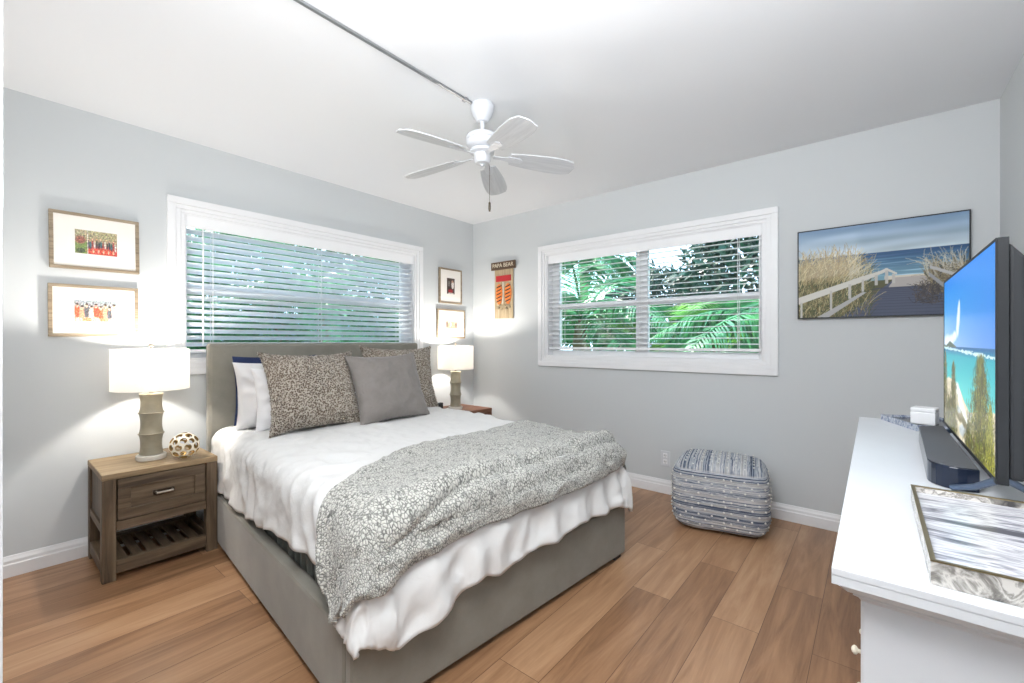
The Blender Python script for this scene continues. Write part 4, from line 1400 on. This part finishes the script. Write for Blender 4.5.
# ------------------------------------------------------------ outdoors
struct(bx('ground', (-6, YA + T, -.5), (16, 18, -.4), M['grass']))
struct(bx('ground', (XB + T, -8, -.5), (16, YA + T, -.4), M['grass']))
def frond_mesh(L, droop, seed, lw=.03, ll=.55):
    rn = random.Random(seed)
    b = MB(); N = 26
    pts = []
    for i in range(N + 1):
        t = i / N
        pts.append(Vector((L * t * (1 - .12 * t), 0, L * (.35 * t - droop * t * t))))
    b.tube(pts[::3] + [pts[-1]], [.02 * (1 - i / 10) + .003 for i in range(len(pts[::3]) + 1)], 5)
    for i in range(3, N * 2):
        t = i / (N * 2); q = t * N; k = min(int(q), N - 1); p = pts[k].lerp(pts[k + 1], q - k)
        d = (pts[k + 1] - pts[k]).normalized()
        l = ll * math.sin(PI * min(1, t * .9 + .12)) * rn.uniform(.85, 1.1)
        for s in (-1, 1):
            side = Vector((0, s, 0)); dirv = (side * .85 + d * .6 + Vector((0, 0, rn.uniform(-.25, .05)))).normalized()
            m1 = p + dirv * l * .5; m2 = p + dirv * l + Vector((0, 0, -l * .35))
            wv = d * lw * .5
            b.add([tuple(p - wv * .5), tuple(p + wv * .5), tuple(m1 + wv), tuple(m2), tuple(m1 - wv)], [(0, 1, 2, 3, 4)])
    return b
fr_cache = {}
def palm(label, x, y, h, n, L, mat, seed, trunkr=.11):
    rn = random.Random(seed)
    r = thing('palm_tree', label, 'palm', (x, y, -.4), group=None)
    tk = MB(); tk.tube([(0, 0, 0), (.04, .02, h * .4), (.0, .05, h * .8), (0, 0, h)], [trunkr * 1.3, trunkr, trunkr * .9, trunkr * .8], 10); tk.build('trunk', M['bark'], r, smooth=True)
    for k in range(n):
        key = (round(L, 2), k % 4, mat.name)
        if key not in fr_cache:
            o = frond_mesh(L, .45 + .14 * (k % 4), k + 3).build('frond', mat, r, recalc=False); fr_cache[key] = o.data
        else:
            o = bpy.data.objects.new('frond', fr_cache[key]); COL.objects.link(o); o.parent = r
        a = 2 * PI * k / n * 1.0 + rn.uniform(-.2, .2); el = rn.uniform(-.35, .75)
        o.matrix_local = Matrix.Translation((0, 0, h)) @ Matrix.Rotation(a, 4, 'Z') @ Matrix.Rotation(-el, 4, 'Y')
    return r
palm('low green palm close outside right window, left panes', 5.6, 3.3, 1.9, 14, 1.9, M['leaf1'], 1)
palm('lime green palm outside the middle of the right window', 6.6, 1.7, 1.5, 14, 1.8, M['leaf2'], 2)
palm('dark green palm outside the right panes of the right window', 5.4, .6, 1.7, 15, 1.8, M['leaf1'], 3)
palm('tall palm far beyond the right window, left panes', 9.0, 5.2, 3.6, 15, 2.3, M['leaf1'], 4)
palm('green palm outside the bed window at its right', 3.6, 7.0, 2.3, 15, 2.0, M['leaf1'], 5)
palm('dark green palm outside the bed window at its left', .9, 7.4, 2.0, 14, 2.0, M['leaf1'], 6)

def hedge(label, pts, rx, ry, rz, n, mat, seed, leaf=.11):
    rn = random.Random(seed)
    r = thing('hedge_shrub', label, 'shrub', (pts[0], pts[1], -.4))
    b = MB()
    for _ in range(n):
        a = rn.uniform(0, 2 * PI); q = rn.uniform(-1, 1); rr = rn.uniform(.55, 1.0) ** .4
        c = Vector((rx * rr * math.cos(a) * math.sqrt(1 - q * q), ry * rr * math.sin(a) * math.sqrt(1 - q * q), rz + rz * rr * q))
        d = Vector((rn.gauss(0, 1), rn.gauss(0, 1), rn.gauss(0, 1) - .3)).normalized(); e = d.orthogonal().normalized(); l = leaf * rn.uniform(.7, 1.5)
        b.add([tuple(c), tuple(c + d * l * .5 + e * l * .22), tuple(c + d * l), tuple(c + d * l * .5 - e * l * .22)], [(0, 1, 2, 3)])
    b.build('foliage', mat, r, recalc=False)
    tk = MB()
    for k in range(5):
        a = 2 * PI * k / 5
        tk.tube([(0, 0, 0), (rx * .3 * math.cos(a), ry * .3 * math.sin(a), rz * .7), (rx * .55 * math.cos(a), ry * .55 * math.sin(a), rz * 1.4)], [.04, .03, .012], 6)
    tk.build('branches', M['bark'], r, smooth=True)
    return r
hedge('tall dark hedge filling view behind the right panes of right window', (8.6, .1), 1.0, 2.9, 2.4, 15000, M['leaf3'], 1, .20)
hedge('dark leafy shrub behind the middle palm, right window', (9.2, 3.6), .9, 1.4, 1.6, 6000, M['leaf3'], 2, .17)
hedge('dark shrub beyond the bed window, left end', (-.2, 8.6), 2.2, .8, 2.2, 12000, M['leaf3'], 3, .18)
hedge('dark shrub beyond the bed window, right end', (4.4, 8.9), 2.6, .8, 2.2, 13000, M['leaf1'], 4, .18)
fn = thing('garden_fence', 'pale blue board fence beyond the bed window', 'fence', (-1.5, 9.9, -.4))
for k in range(30):
    bx('board', (k * .3, 0, .05), (k * .3 + .28, .03, 2.1), M['fence'], fn)
mrl = MB(); mrl.box((0, .03, .4), (9, .07, .5)); mrl.box((0, .03, 1.6), (9, .07, 1.7)); mrl.build('rail', M['fence'], fn)

# ------------------------------------------------------------ groups of repeated things
GROUPS = {'nightstand': 'nightstands either side of the bed', 'table_lamp': 'matching table lamps on the nightstands',
          'picture_frame': 'wood-framed photos on the window wall', 'throw_cushion': 'throw cushions on the bed',
          'bed_pillow': 'pale pillows against the headboard', 'venetian_blind': 'white slatted window blinds',
          'marbled_tray': 'marbled trays on the dresser', 'palm_tree': 'palms outside the windows', 'hedge_shrub': 'shrubs outside the windows'}
for o in list(SC.objects):
    if o.parent is None and o.get('category') and o.name.split('.')[0] in GROUPS:
        o['group'] = GROUPS[o.name.split('.')[0]]
